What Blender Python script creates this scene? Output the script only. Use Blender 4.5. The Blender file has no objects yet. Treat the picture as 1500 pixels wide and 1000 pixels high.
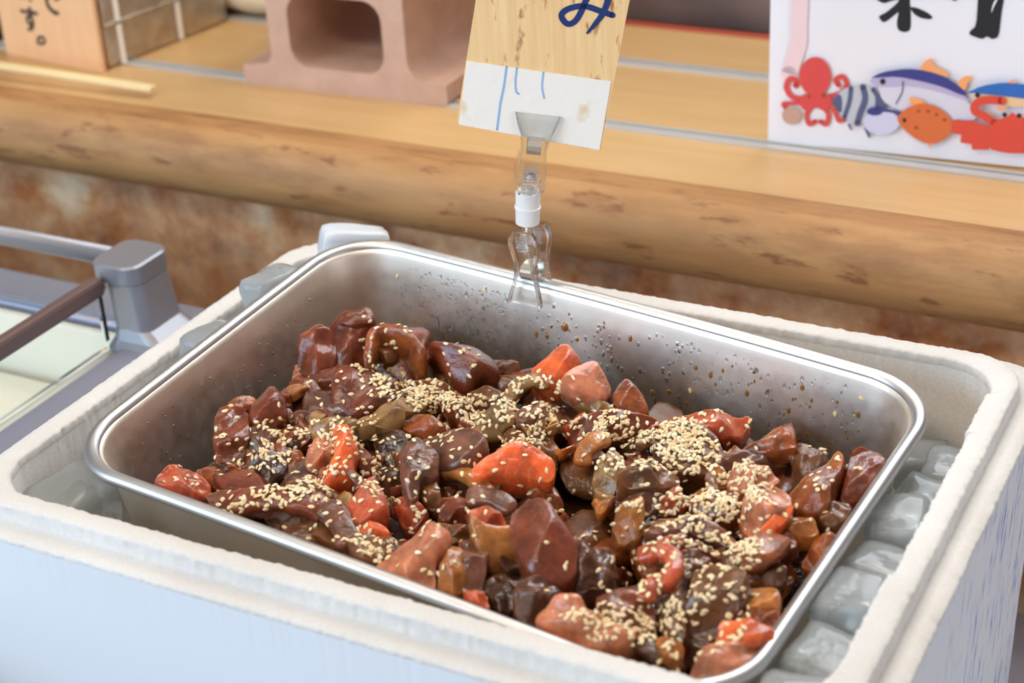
import bpy, bmesh, math, random
import numpy as np
from mathutils import Vector, Matrix, noise
from mathutils.bvhtree import BVHTree

random.seed(7); RNG = np.random.default_rng(7)
SC = bpy.context.scene
COL = SC.collection
PI = math.pi

# ------------------------------------------------------------------ camera, world, lights
YAW, PIT, ROL = 0.5020301, 1.0895605, -0.0577803
CAM = Vector((0.3998237, -0.7186222, 0.4796916))
FPX = 2548.985
def _m(a, ax): return Matrix.Rotation(a, 3, ax)
CR = _m(YAW, 'Z') @ _m(PIT, 'X') @ _m(ROL, 'Z')
cd = bpy.data.cameras.new('camera'); cam = bpy.data.objects.new('camera', cd); COL.objects.link(cam)
cam.matrix_world = Matrix.Translation(CAM) @ CR.to_4x4()
cd.sensor_width = 36.0; cd.lens = FPX * 36 / 1500; cd.clip_start = 0.02; cd.clip_end = 50
cd.dof.use_dof = True; cd.dof.focus_distance = 0.985; cd.dof.aperture_fstop = 7.2
SC.camera = cam
SC.view_settings.view_transform = 'Standard'; SC.view_settings.look = 'None'
SC.view_settings.exposure = -0.06; SC.view_settings.gamma = 1.0; SC.view_settings.use_curve_mapping = False

W = bpy.data.worlds.new('world'); SC.world = W; W.use_nodes = True
W.node_tree.nodes['Background'].inputs[0].default_value = (0.95, 0.94, 0.95, 1)
W.node_tree.nodes['Background'].inputs[1].default_value = 0.30

def area(name, loc, target, sx, sy, power, col):
    l = bpy.data.lights.new(name, 'AREA'); l.shape = 'RECTANGLE'; l.size = sx; l.size_y = sy
    l.energy = power; l.color = col
    o = bpy.data.objects.new(name, l); COL.objects.link(o); o.location = loc
    o.rotation_euler = (Vector(target) - Vector(loc)).to_track_quat('-Z', 'Y').to_euler()
    return o
area('ceiling_lamp', (-0.15, 0.35, 1.5), (0, 0.1, 0), 1.2, 0.25, 5, (1.0, 0.84, 0.66))
area('ceiling_lamp', (-0.15, -1.15, 1.45), (0, 0.1, 0.05), 1.2, 0.25, 12, (1.0, 0.84, 0.66))
area('daylight_opening', (-1.3, -2.2, 0.75), (-0.1, -0.1, 0), 2.2, 1.5, 68, (0.54, 0.76, 1.0))
area('daylight_opening', (0.2, 1.35, 1.05), (0.2, 0.2, 0), 1.0, 0.7, 14, (0.88, 0.94, 1.0))

area('right_face_fill', (2.2, -0.5, -0.15), (0.25, -0.1, -0.1), 1.2, 0.5, 15, (0.84, 0.90, 1.0))  # added low fill light, lifts the right outer face of the box
area('back_lip_fill', (0.10, 0.42, 0.75), (0.12, 0.17, 0), 0.28, 0.2, 2.0, (0.90, 0.95, 1.0))  # added near light, brightens the back lip of the foam box
def bulb(loc, power, col):
    l = bpy.data.lights.new('bulb', 'POINT'); l.shadow_soft_size = .02; l.energy = power; l.color = col
    o = bpy.data.objects.new('bulb', l); COL.objects.link(o); o.location = loc
bulb((-0.55, 0.55, 1.25), 8, (1.0, 0.86, 0.70)); bulb((0.0, 0.75, 1.3), 7, (1.0, 0.86, 0.70)); bulb((-0.75, -0.35, 1.35), 7, (1.0, 0.88, 0.74)); bulb((-0.1, -0.25, 1.5), 7, (1.0, 0.9, 0.8))

# ------------------------------------------------------------------ pixel -> place helpers (measuring the photograph)
def ray(u, v): return CR @ Vector(((u - 750) / FPX, -(v - 500) / FPX, -1))
def onz(u, v, z): d = ray(u, v); return CAM + d * ((z - CAM.z) / d.z)
def onplane(u, v, p0, n): d = ray(u, v); return CAM + d * ((Vector(p0) - CAM).dot(n) / d.dot(n))

# ------------------------------------------------------------------ materials
MATS = {}
def newmat(name):
    m = bpy.data.materials.new(name); m.use_nodes = True
    nt = m.node_tree; b = nt.nodes['Principled BSDF']
    MATS[name] = m
    return m, nt, b
def L(nt, a, b): nt.links.new(a, b)
def srgb(r, g, b):
    f = lambda c: (c / 255 / 12.92) if c / 255 <= .04045 else ((c / 255 + .055) / 1.055) ** 2.4
    return (f(r), f(g), f(b), 1)
def coords(nt, scale=(1, 1, 1), out='Object'):
    tc = nt.nodes.new('ShaderNodeTexCoord'); mp = nt.nodes.new('ShaderNodeMapping')
    mp.inputs['Scale'].default_value = scale; L(nt, tc.outputs[out], mp.inputs[0]); return mp.outputs[0]
def nz(nt, vec, scale, detail=3, rough=.55):
    n = nt.nodes.new('ShaderNodeTexNoise'); n.inputs['Scale'].default_value = scale
    n.inputs['Detail'].default_value = detail; n.inputs['Roughness'].default_value = rough
    if vec is not None: L(nt, vec, n.inputs['Vector'])
    return n.outputs['Fac']
def ramp(nt, fac, stops):
    r = nt.nodes.new('ShaderNodeValToRGB'); e = r.color_ramp.elements
    while len(e) < len(stops): e.new(.5)
    for i, (p, c) in enumerate(stops): e[i].position = p; e[i].color = c
    L(nt, fac, r.inputs[0]); return r.outputs[0]
def bump(nt, b, h, strength, dist):
    n = nt.nodes.new('ShaderNodeBump'); n.inputs['Strength'].default_value = strength
    n.inputs['Distance'].default_value = dist; L(nt, h, n.inputs['Height']); L(nt, n.outputs[0], b.inputs['Normal'])
    return n
def mixc(nt, fac, a, b, mode='MIX'):
    m = nt.nodes.new('ShaderNodeMix'); m.data_type = 'RGBA'; m.blend_type = mode
    for val, sock in ((fac, m.inputs[0]), (a, m.inputs[6]), (b, m.inputs[7])):
        if hasattr(val, 'is_linked') or hasattr(val, 'links'): L(nt, val, sock)
        else: sock.default_value = val
    return m.outputs[2]
def plain(name, col, rough=.5, metal=0, spec=.5, **kw):
    m, nt, b = newmat(name); b.inputs['Base Color'].default_value = col
    b.inputs['Roughness'].default_value = rough; b.inputs['Metallic'].default_value = metal
    b.inputs['Specular IOR Level'].default_value = spec
    for k, v in kw.items(): b.inputs[k].default_value = v
    return m

# stainless steel
def mk_steel():
    m, nt, b = newmat('stainless_steel')
    v = coords(nt, (10, 10, 10)); n = nz(nt, v, 14, 4)
    v2 = coords(nt); n2 = nz(nt, v2, 22, 4)
    b.inputs['Metallic'].default_value = 1.0
    L(nt, ramp(nt, n2, [(.3, srgb(238, 226, 210)), (.7, srgb(246, 236, 222))]), b.inputs['Base Color'])
    L(nt, ramp(nt, n, [(.3, (.44,) * 3 + (1,)), (.7, (.52,) * 3 + (1,))]), b.inputs['Roughness'])
    bump(nt, b, n2, .05, .0004)
    m2, nt, b = newmat('rim_steel')
    v2 = coords(nt); n2 = nz(nt, v2, 60, 3)
    b.inputs['Metallic'].default_value = 1.0; b.inputs['Base Color'].default_value = srgb(200, 199, 198)
    b.inputs['Roughness'].default_value = .40; bump(nt, b, n2, .03, .0005)
mk_steel()

# expanded polystyrene
def mk_eps(name, cellscale=260, cell=.93, lift=0):
    m, nt, b = newmat(name)
    v = coords(nt)
    vo = nt.nodes.new('ShaderNodeTexVoronoi'); vo.feature = 'DISTANCE_TO_EDGE'; vo.inputs['Scale'].default_value = cellscale
    L(nt, v, vo.inputs['Vector'])
    n = nz(nt, v, 9, 4)
    base = ramp(nt, n, [(.35, srgb(209 + lift, 204 + lift, 198 + lift)), (.65, srgb(221 + lift, 217 + lift, 212 + lift))])
    edge = ramp(nt, vo.outputs['Distance'], [(0, (1, 1, 1, 1)), (.08, (cell, cell, cell, 1))])
    st = nz(nt, coords(nt, (1, 1, 1)), 33, 5, .6)
    stain = ramp(nt, st, [(.70, (0, 0, 0, 1)), (.76, (.55, .55, .55, 1))])
    c = mixc(nt, 1.0, base, edge, 'MULTIPLY')
    L(nt, mixc(nt, stain, c, srgb(205, 170, 130)), b.inputs['Base Color'])
    b.inputs['Roughness'].default_value = .55; b.inputs['Specular IOR Level'].default_value = .3
    b.inputs['Subsurface Weight'].default_value = .25; b.inputs['Subsurface Radius'].default_value = (.006, .006, .006)
    b.inputs['Subsurface Scale'].default_value = 1
    bump(nt, b, vo.outputs['Distance'], .10, .0010)
    return m
mk_eps('polystyrene')
mk_eps('polystyrene_cells', 230, .90, 28)

def mk_ice():
    m, nt, b = newmat('ice')
    v = coords(nt); n = nz(nt, v, 70, 3)
    b.inputs['Base Color'].default_value = (.76, .80, .81, 1); b.inputs['Transmission Weight'].default_value = .74
    b.inputs['IOR'].default_value = 1.31
    L(nt, ramp(nt, n, [(.35, (.02,) * 3 + (1,)), (.75, (.30,) * 3 + (1,))]), b.inputs['Roughness'])
    bump(nt, b, nz(nt, v, 60, 2), .25, .003)
mk_ice()
plain('ice_frosted', srgb(232, 238, 244), .25, **{'Transmission Weight': .35, 'IOR': 1.31})
m, nt, b = newmat('clear_plastic'); b.inputs['Base Color'].default_value = (.97, .97, .96, 1)
b.inputs['Transmission Weight'].default_value = 1; b.inputs['Roughness'].default_value = .03; b.inputs['IOR'].default_value = 1.32; b.inputs['Alpha'].default_value = .9; b.inputs['Specular IOR Level'].default_value = .8
m, nt, b = newmat('water'); b.inputs['Transmission Weight'].default_value = 1; b.inputs['Roughness'].default_value = .0; b.inputs['IOR'].default_value = 1.33
m, nt, b = newmat('sauce_drop'); b.inputs['Base Color'].default_value = srgb(186, 130, 62); b.inputs['Transmission Weight'].default_value = .6; b.inputs['Roughness'].default_value = .08
m, nt, b = newmat('glass_pane'); b.inputs['Transmission Weight'].default_value = 1; b.inputs['Roughness'].default_value = .0; b.inputs['IOR'].default_value = 1.1
b.inputs['Base Color'].default_value = (.98, .985, .975, 1)
plain('white_plastic', srgb(235, 234, 230), .35)
plain('spring_metal', srgb(235, 228, 214), .32, .9)
plain('gray_aluminium', srgb(150, 150, 156), .38, .55)
plain('rail_aluminium', srgb(206, 203, 198), .35, .3)
plain('deck_metal', srgb(150, 152, 168), .4, .35)
plain('dark_gasket', srgb(30, 30, 34), .6)
plain('case_interior', srgb(222, 218, 200), .5)
plain('frame_brown', srgb(120, 98, 92), .35, .4)
plain('black_ink', srgb(22, 22, 26), .6)
plain('blue_marker', srgb(28, 52, 110), .5)
plain('dark_green', srgb(30, 48, 36), .4)
plain('cream_cloth', srgb(222, 208, 180), .8)
plain('red_strip', srgb(170, 62, 40), .5)
plain('floor_gray', srgb(120, 116, 110), .7)

def mk_wood(name, c1, c2, scale=(2, 40, 40), dark=None, rough=.45, grain=6, spotc=None, bmp=.1, spots=(1, 1, .35), thr=.575):
    m, nt, b = newmat(name)
    v = coords(nt, scale); n = nz(nt, v, grain, 6, .62)
    c = ramp(nt, n, [(.28, c1), (.72, c2)])
    if dark is not None:
        n2 = nz(nt, coords(nt, (1.6, 5, 5)), 7, 5, .65)
        f = ramp(nt, n2, [(.50, (0, 0, 0, 1)), (.72, (.75, .75, .75, 1))])
        c = mixc(nt, f, c, dark)
    if spotc is not None:
        n3 = nz(nt, coords(nt, spots), 95, 4, .6)
        f = ramp(nt, n3, [(thr, (0, 0, 0, 1)), (thr + .07, (.8, .8, .8, 1))])
        c = mixc(nt, f, c, spotc)
    L(nt, c, b.inputs['Base Color']); b.inputs['Roughness'].default_value = rough
    bump(nt, b, n, bmp, .002)
mk_wood('shelf_wood', srgb(198, 158, 106), srgb(210, 174, 122), (1.2, 14, 14), rough=.38)
mk_wood('log_wood', srgb(164, 116, 70), srgb(186, 140, 88), (2, 14, 14), dark=srgb(134, 88, 50), rough=.62, spotc=srgb(128, 76, 44), spots=(.22, .8, .8), thr=.60)
mk_wood('tag_wood', srgb(238, 192, 134), srgb(252, 216, 160), (55, 55, 3), rough=.5, spotc=srgb(150, 88, 42))
mk_wood('plate_wood', srgb(232, 178, 128), srgb(240, 192, 146), (40, 40, 2), rough=.55)
mk_wood('batten_wood', srgb(232, 206, 150), srgb(242, 222, 172), (3, 40, 40), rough=.5)
mk_wood('edge_wood', srgb(170, 128, 78), srgb(196, 150, 96), (30, 30, 4), rough=.6)

def mk_marble():
    m, nt, b = newmat('marbled_panel')
    v = coords(nt, (1, 1, 1)); n = nz(nt, v, 13, 6, .66)
    n2 = nz(nt, v, 34, 5, .6)
    c = ramp(nt, n, [(.32, srgb(104, 54, 26)), (.45, srgb(172, 106, 58)), (.56, srgb(206, 146, 94)), (.68, srgb(226, 202, 166))])
    c2 = ramp(nt, n2, [(.35, srgb(150, 84, 46)), (.65, srgb(236, 204, 166))])
    L(nt, mixc(nt, .4, c, c2), b.inputs['Base Color']); b.inputs['Roughness'].default_value = .35
mk_marble()
def mk_block():
    m, nt, b = newmat('fired_clay')
    v = coords(nt); n = nz(nt, v, 30, 5, .6); n2 = nz(nt, v, 420, 3)
    L(nt, ramp(nt, n, [(.3, srgb(190, 152, 130)), (.7, srgb(206, 168, 146))]), b.inputs['Base Color'])
    b.inputs['Roughness'].default_value = .85; bump(nt, b, n2, .5, .0012)
mk_block()
def mk_foil():
    m, nt, b = newmat('foil_wrap')
    v = coords(nt); n = nz(nt, v, 55, 4)
    b.inputs['Metallic'].default_value = .75; L(nt, ramp(nt, n, [(.3, srgb(166, 152, 132)), (.7, srgb(205, 195, 180))]), b.inputs['Base Color'])
    b.inputs['Roughness'].default_value = .34; bump(nt, b, n, .5, .004)
    m, nt, b = newmat('tape_white')
    v = coords(nt); n = nz(nt, v, 160, 4)
    n2 = nz(nt, coords(nt), 60, 4)
    st = ramp(nt, n2, [(.60, (0, 0, 0, 1)), (.72, (.7, .7, .7, 1))])
    L(nt, mixc(nt, st, srgb(250, 244, 234), srgb(232, 200, 150)), b.inputs['Base Color'])
    b.inputs['Roughness'].default_value = .3; bump(nt, b, n, .3, .0012)
    m, nt, b = newmat('paper_white'); b.inputs['Base Color'].default_value = srgb(236, 234, 240); b.inputs['Roughness'].default_value = .35
mk_foil()
def mk_boxpaint():
    m, nt, b = newmat('polystyrene_scuffed')
    v = coords(nt, (6, 30, 5)); n = nz(nt, v, 7, 5, .65)
    v2 = coords(nt); n2 = nz(nt, v2, 240, 3)
    sep = nt.nodes.new('ShaderNodeSeparateXYZ'); L(nt, coords(nt), sep.inputs[0])
    mx = nt.nodes.new('ShaderNodeMath'); mx.operation = 'GREATER_THAN'; mx.inputs[1].default_value = .246; L(nt, sep.outputs[0], mx.inputs[0])
    my = nt.nodes.new('ShaderNodeMapRange'); my.inputs[1].default_value = -.12; my.inputs[2].default_value = .06; L(nt, sep.outputs[1], my.inputs[0])
    f = ramp(nt, n, [(.53, (0, 0, 0, 1)), (.66, (.85, .85, .85, 1))])
    mul = nt.nodes.new('ShaderNodeMath'); mul.operation = 'MULTIPLY'; L(nt, f, mul.inputs[0]); L(nt, mx.outputs[0], mul.inputs[1])
    mul2 = nt.nodes.new('ShaderNodeMath'); mul2.operation = 'MULTIPLY'; L(nt, mul.outputs[0], mul2.inputs[0]); L(nt, my.outputs[0], mul2.inputs[1])
    L(nt, mixc(nt, mul2.outputs[0], srgb(228, 229, 232), srgb(70, 120, 200)), b.inputs['Base Color'])
    b.inputs['Roughness'].default_value = .6; b.inputs['Specular IOR Level'].default_value = .3
    bump(nt, b, n2, .12, .001)
mk_boxpaint()

FISH = {'red': (122, 58, 34), 'brown': (112, 70, 40), 'amber': (176, 112, 54), 'mauve': (118, 74, 56), 'orange': (212, 94, 46),
        'salmon': (240, 106, 54), 'pink': (190, 120, 88), 'dark': (68, 40, 24), 'tan': (148, 112, 66), 'purple': (92, 56, 40),
        'redorange': (180, 80, 50), 'rust': (148, 78, 38)}
def mk_fish(k, c):
    m, nt, b = newmat('fish_' + k)
    oi = nt.nodes.new('ShaderNodeObjectInfo')
    v = coords(nt)
    add = nt.nodes.new('ShaderNodeVectorMath'); add.operation = 'ADD'; L(nt, v, add.inputs[0])
    comb = nt.nodes.new('ShaderNodeCombineXYZ')
    for i in range(3): L(nt, oi.outputs['Random'], comb.inputs[i])
    L(nt, comb.outputs[0], add.inputs[1]); vv = add.outputs[0]
    n = nz(nt, vv, 70, 4, .6)
    c0 = srgb(*c); dk = srgb(*[int(x * .76) for x in c]); lt = srgb(*[min(255, int(x * 1.16 + 6)) for x in c])
    col = ramp(nt, n, [(.30, dk), (.50, c0), (.72, lt)])
    n2 = nz(nt, vv, 34, 3)
    amt = {'orange': .25, 'salmon': .05, 'redorange': .15, 'pink': .22}.get(k, .40)
    f = ramp(nt, n2, [(.48, (0, 0, 0, 1)), (.66, (amt,) * 3 + (1,))])
    col = mixc(nt, f, col, srgb(62, 32, 18))
    if k in ('salmon', 'orange', 'pink', 'redorange'):
        w = nt.nodes.new('ShaderNodeTexWave'); w.inputs['Scale'].default_value = 55; w.inputs['Distortion'].default_value = 5
        w.inputs['Detail'].default_value = 2; w.inputs['Detail Scale'].default_value = 1.0; L(nt, vv, w.inputs['Vector'])
        wf = ramp(nt, w.outputs['Fac'], [(.72, (0, 0, 0, 1)), (1, (.16,) * 3 + (1,))])
        col = mixc(nt, wf, col, srgb(244, 150, 96))
    mp = nt.nodes.new('ShaderNodeMapping'); mp.inputs['Scale'].default_value = (40, 240, 130); mp.inputs['Rotation'].default_value = (.4, .3, .8); L(nt, vv, mp.inputs[0])
    fb = nz(nt, mp.outputs[0], 1.6, 4, .65)
    col = mixc(nt, 1.0, col, ramp(nt, fb, [(.3, (.82, .80, .78, 1)), (.5, (.97, .97, .97, 1)), (.72, (1.12, 1.10, 1.07, 1))]), 'MULTIPLY')
    L(nt, col, b.inputs['Base Color'])
    L(nt, ramp(nt, n2, [(.3, (.16,) * 3 + (1,)), (.7, (.30,) * 3 + (1,))]), b.inputs['Roughness'])
    b.inputs['Subsurface Weight'].default_value = .55; b.inputs['Subsurface Scale'].default_value = 1
    b.inputs['Subsurface Radius'].default_value = (.009, .0035, .0016)
    b.inputs['Specular IOR Level'].default_value = .18; b.inputs['Coat Weight'].default_value = .8; b.inputs['Coat Roughness'].default_value = .05
    nb = nz(nt, vv, 330, 3); n4 = nz(nt, vv, 110, 3)
    mm = nt.nodes.new('ShaderNodeMath'); mm.operation = 'MULTIPLY_ADD'; mm.inputs[1].default_value = 2.2
    L(nt, n4, mm.inputs[0]); L(nt, nb, mm.inputs[2])
    bump(nt, b, mm.outputs[0], .22, .0014)
    bc = nt.nodes.new('ShaderNodeBump'); bc.inputs['Strength'].default_value = .55; bc.inputs['Distance'].default_value = .0006; n9 = nz(nt, vv, 1000, 2); m9 = nt.nodes.new('ShaderNodeMath'); m9.operation = 'MULTIPLY_ADD'; m9.inputs[1].default_value = .5; L(nt, n9, m9.inputs[0]); L(nt, mm.outputs[0], m9.inputs[2]); L(nt, m9.outputs[0], bc.inputs['Height'])
    L(nt, bc.outputs[0], b.inputs['Coat Normal'])
for k, c in FISH.items(): mk_fish(k, c)
m, nt, b = newmat('sauce'); v = coords(nt); b.inputs['Base Color'].default_value = srgb(58, 33, 18); b.inputs['Roughness'].default_value = .05
bump(nt, b, nz(nt, v, 150, 3), .5, .002)
m, nt, b = newmat('sesame'); oi = nt.nodes.new('ShaderNodeObjectInfo')
n = nz(nt, coords(nt, out='Object'), 180, 1)
L(nt, ramp(nt, n, [(.25, srgb(230, 194, 138)), (.5, srgb(245, 220, 174)), (.75, srgb(251, 238, 208))]), b.inputs['Base Color'])
b.inputs['Roughness'].default_value = .35; b.inputs['Subsurface Weight'].default_value = .15; b.inputs['Subsurface Radius'].default_value = (.001, .0007, .0004); b.inputs['Subsurface Scale'].default_value = 1

# ------------------------------------------------------------------ object helpers
def link_mesh(name, me, mat=None, parent=None, loc=(0, 0, 0), smooth=False):
    o = bpy.data.objects.new(name, me); COL.objects.link(o); o.location = loc
    if mat: me.materials.append(MATS[mat])
    if smooth:
        me.polygons.foreach_set('use_smooth', [True] * len(me.polygons))
    if name == 'fish_piece': me.set_sharp_from_angle(angle=math.radians(50))
    if parent: o.parent = parent
    return o
def from_bm(name, bm, mat=None, parent=None, loc=(0, 0, 0), smooth=False):
    bmesh.ops.recalc_face_normals(bm, faces=bm.faces[:])
    me = bpy.data.meshes.new(name); bm.to_mesh(me); bm.free()
    return link_mesh(name, me, mat, parent, loc, smooth)
def from_py(name, V, F, mat=None, parent=None, loc=(0, 0, 0), smooth=False, fix=True):
    me = bpy.data.meshes.new(name); me.from_pydata([tuple(v) for v in V], [], F); me.update()
    if fix:
        bm = bmesh.new(); bm.from_mesh(me); bmesh.ops.recalc_face_normals(bm, faces=bm.faces[:]); bm.to_mesh(me); bm.free()
    return link_mesh(name, me, mat, parent, loc, smooth)
def empty(name, loc, rot=(0, 0, 0)):
    o = bpy.data.objects.new(name, None); COL.objects.link(o); o.location = loc; o.rotation_euler = rot
    o.empty_display_size = .02; return o
def tag(o, label, cat, group=None, kind=None):
    o['label'] = label; o['category'] = cat
    if group: o['group'] = group
    if kind: o['kind'] = kind
    return o
def struct(o, label=None):
    o['kind'] = 'structure'
    if label: o['label'] = label
    return o
def box_bm(sx, sy, sz, bevel=0, seg=2, center=(0, 0, 0)):
    bm = bmesh.new(); bmesh.ops.create_cube(bm, size=1)
    for v in bm.verts: v.co = Vector((v.co.x * sx + center[0], v.co.y * sy + center[1], v.co.z * sz + center[2]))
    if bevel: bmesh.ops.bevel(bm, geom=bm.edges[:], offset=bevel, segments=seg, affect='EDGES', profile=.5)
    return bm
def rr(hx, hy, r, nc, nx, ny):
    pts = []
    cs = [(hx - r, hy - r, 0), (-hx + r, hy - r, 90), (-hx + r, -hy + r, 180), (hx - r, -hy + r, 270)]
    for i, (cx, cy, a0) in enumerate(cs):
        for k in range(nc + 1):
            a = math.radians(a0 + 90 * k / nc); pts.append((cx + r * math.cos(a), cy + r * math.sin(a)))
        nn = nx if i % 2 == 0 else ny
        c2 = cs[(i + 1) % 4]; a2 = math.radians(c2[2])
        p1 = (c2[0] + r * math.cos(a2), c2[1] + r * math.sin(a2)); p0 = pts[-1]
        for k in range(1, nn): pts.append((p0[0] + (p1[0] - p0[0]) * k / nn, p0[1] + (p1[1] - p0[1]) * k / nn))
    return pts
def loft(loops, cap_start=False, cap_end=False, closed=False):
    n = len(loops[0]); V = [p for l in loops for p in l]; F = []
    m = len(loops)
    for i in range(m if closed else m - 1):
        a, c = i * n, ((i + 1) % m) * n
        for j in range(n): F.append((a + j, a + (j + 1) % n, c + (j + 1) % n, c + j))
    if cap_start: F.append(tuple(range(n)))
    if cap_end: F.append(tuple(range((m - 1) * n, m * n)))
    return V, F
def prism(poly, y0, y1):   # poly in (x, z), extruded along y
    n = len(poly); V = [(x, y0, z) for x, z in poly] + [(x, y1, z) for x, z in poly]
    F = [tuple(range(n)), tuple(range(2 * n - 1, n - 1, -1))] + [(i, (i + 1) % n, n + (i + 1) % n, n + i) for i in range(n)]
    return V, F
def tube(path, rad, nseg=10, cap=True):
    P = [Vector(p) for p in path]; loops = []; ref = None
    for i, p in enumerate(P):
        t = (P[min(i + 1, len(P) - 1)] - P[max(i - 1, 0)]).normalized()
        if ref is None: ref = t.orthogonal().normalized()
        ref = (ref - t * ref.dot(t)).normalized(); b2 = t.cross(ref)
        r = rad[i] if hasattr(rad, '__len__') else rad
        loops.append([p + (ref * math.cos(a) + b2 * math.sin(a)) * r for a in [2 * PI * k / nseg for k in range(nseg)]])
    return loft(loops, cap, cap)

# ------------------------------------------------------------------ setting
fl = from_bm('floor', box_bm(6, 6, .05, center=(0, 0, -.925)), 'floor_gray'); struct(fl)
wl = from_bm('wall_back', box_bm(3.2, .05, .94, center=(-.1, .362, -.4925)), 'marbled_panel'); struct(wl)

ZS = 0.0
sh = empty('counter_shelf', (0, .5, ZS)); tag(sh, 'pale yellow wooden counter shelf with two sliding-door rails behind the box', 'shelf')
def board(y0, y1, x0=-1.5, x1=1.3):
    return from_bm('board', box_bm(x1 - x0, y1 - y0, .022, .0012, 1, ((x0 + x1) / 2, (y0 + y1) / 2 - .5, -.011)), 'shelf_wood', sh)
RAILS = (.437, .578)
board(.3465, RAILS[0] - .0075); board(RAILS[0] + .0075, RAILS[1] - .0075); board(RAILS[1] + .0075, .674)
for ry in RAILS:
    prof = [(-.0072, -.02), (.0072, -.02), (.0072, .0015), (.0045, .0015), (.0045, -.010), (.0015, -.010), (.0015, .001), (-.0072, .0015)]
    V, F = prism([(a, c) for a, c in prof], -1.4, 1.4)
    V = [(y - .1, x + ry - .5, z) for x, y, z in V]
    r = from_py('rail', V, F, 'rail_aluminium', sh); r['label'] = 'grey aluminium sliding-door rail'
rs = from_bm('edge_strip', box_bm(2.8, .006, .024, .001, 1, (-.1, .678 - .5, -.010)), 'red_strip', sh); rs['label'] = 'thin red strip along the far edge'

# half-round log edging
def mk_log():
    cy, cz, R = .3225, -.0215, .0335
    xs = np.linspace(-1.5, 1.3, 240); loops = []
    for x in xs:
        lp = []
        for k in range(40):
            a = 2 * PI * k / 40
            r = R * (1 + .035 * noise.noise((x * 3.2, math.cos(a) * .6, math.sin(a) * .6)) + .012 * noise.noise((x * 18, math.cos(a) * 2, math.sin(a) * 2 + 5)))
            y, z = cy + r * math.cos(a), cz + r * math.sin(a)
            y = min(y, .3457); z = min(z, .0052 - .16 * (y - cy) if y > cy - .012 else z)
            lp.append((x, y - cy, z - cz))
        loops.append(lp)
    V, F = loft(loops, True, True)
    o = from_py('log_edging', V, F, 'log_wood', None, (0, cy, cz), True)
    tag(o, 'long stained half-round log trimming the front edge of the shelf', 'log')
mk_log()
bw = from_bm('wall_far', box_bm(3.0, .04, .5, center=(-.1, .72, .10)), None); struct(bw)
m, nt, b = newmat('dark_back'); n = nz(nt, coords(nt, (1, 1, 1)), 5, 3)
L(nt, ramp(nt, n, [(.35, srgb(66, 50, 44)), (.65, srgb(128, 104, 96))]), b.inputs['Base Color']); b.inputs['Roughness'].default_value = .4
bw.data.materials.append(m)

# counter carrying the box
ct = from_bm('counter', box_bm(1.1, .46, .04, .004, 2, (0, 0, 0)), 'deck_metal', None, (.32, .06, -.275))
tag(ct, 'grey counter top under the white foam box', 'counter')

# ------------------------------------------------------------------ refrigerated display case (left)
XC = -.38; ZD = -.086
cs = empty('display_case', (XC - .3, -.1, ZD)); tag(cs, 'grey-framed glass display case with pale interior left of the foam box', 'display case')
def cpart(name, bm, mat, label=None):
    for v in bm.verts: v.co -= Vector(cs.location)
    o = from_bm(name, bm, mat, cs)
    if label: o['label'] = label
    return o
cpart('deck_frame', box_bm(.118, 1.02, .05, .004, 2, (XC + .058, -.345, ZD - .025)), 'deck_metal', 'lavender-grey metal deck frame')
cpart('back_frame', box_bm(1.2, .045, .06, .006, 2, (XC - .482, .172, ZD - .028)), 'deck_metal')
# corner post with rounded cap and flared foot
def post_loop(cx, cy, hx, hy, r, z): return [(x + cx, y + cy, z) for x, y in rr(hx, hy, r, 6, 1, 1)]
lp = [post_loop(XC + .016, .146, .030, .030, .012, ZD - .002), post_loop(XC + .0115, .146, .022, .0245, .010, ZD + .004), post_loop(XC + .007, .146, .0165, .022, .009, ZD + .012),
      post_loop(XC + .004, .146, .0155, .021, .009, ZD + .040), post_loop(XC + .003, .146, .0155, .021, .009, ZD + .047)]
V, F = loft(lp, True, True); o = from_py('corner_post', [Vector(v) - Vector(cs.location) for v in V], F, 'gray_aluminium', cs, smooth=False)
lp = [post_loop(XC + .0, .146, .019, .0225, .011, ZD + .0475), post_loop(XC - .001, .146, .0200, .0235, .012, ZD + .049), post_loop(XC - .001, .146, .0200, .0235, .012, ZD + .0605), post_loop(XC - .001, .146, .0185, .022, .011, ZD + .062)]
V, F = loft(lp, True, True); o = from_py('post_cap', [Vector(v) - Vector(cs.location) for v in V], F, 'gray_aluminium', cs)
cpart('gasket', box_bm(.003, .005, .046, .0008, 1, (XC - .0135, .1215, ZD + .024)), 'dark_gasket', 'black rubber gasket beside the post')
def cyl(name, a, b2, r, mat, label=None, n=16):
    V, F = tube([a, Vector(a).lerp(Vector(b2), .5), b2], r, n)
    o = from_py(name, [Vector(v) - Vector(cs.location) for v in V], F, mat, cs, smooth=True)
    if label: o['label'] = label
cyl('top_rail', (XC - .018, .150, ZD + .055), (XC - .9, .150, ZD + .055), .0068, 'gray_aluminium', 'shiny metal rail along the back')
cpart('side_rail', box_bm(.010, .95, .014, .003, 2, (XC - .010, -.354, ZD + .047)), 'frame_brown', 'brownish rail along the right end')
cpart('glass_pane', box_bm(.004, .94, .04, 0, 1, (XC - .010, -.354, ZD + .0195)), 'glass_pane')
cpart('glass_pane', box_bm(.8, .004, .048, 0, 1, (XC - .43, .150, ZD + .0235)), 'glass_pane')
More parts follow.
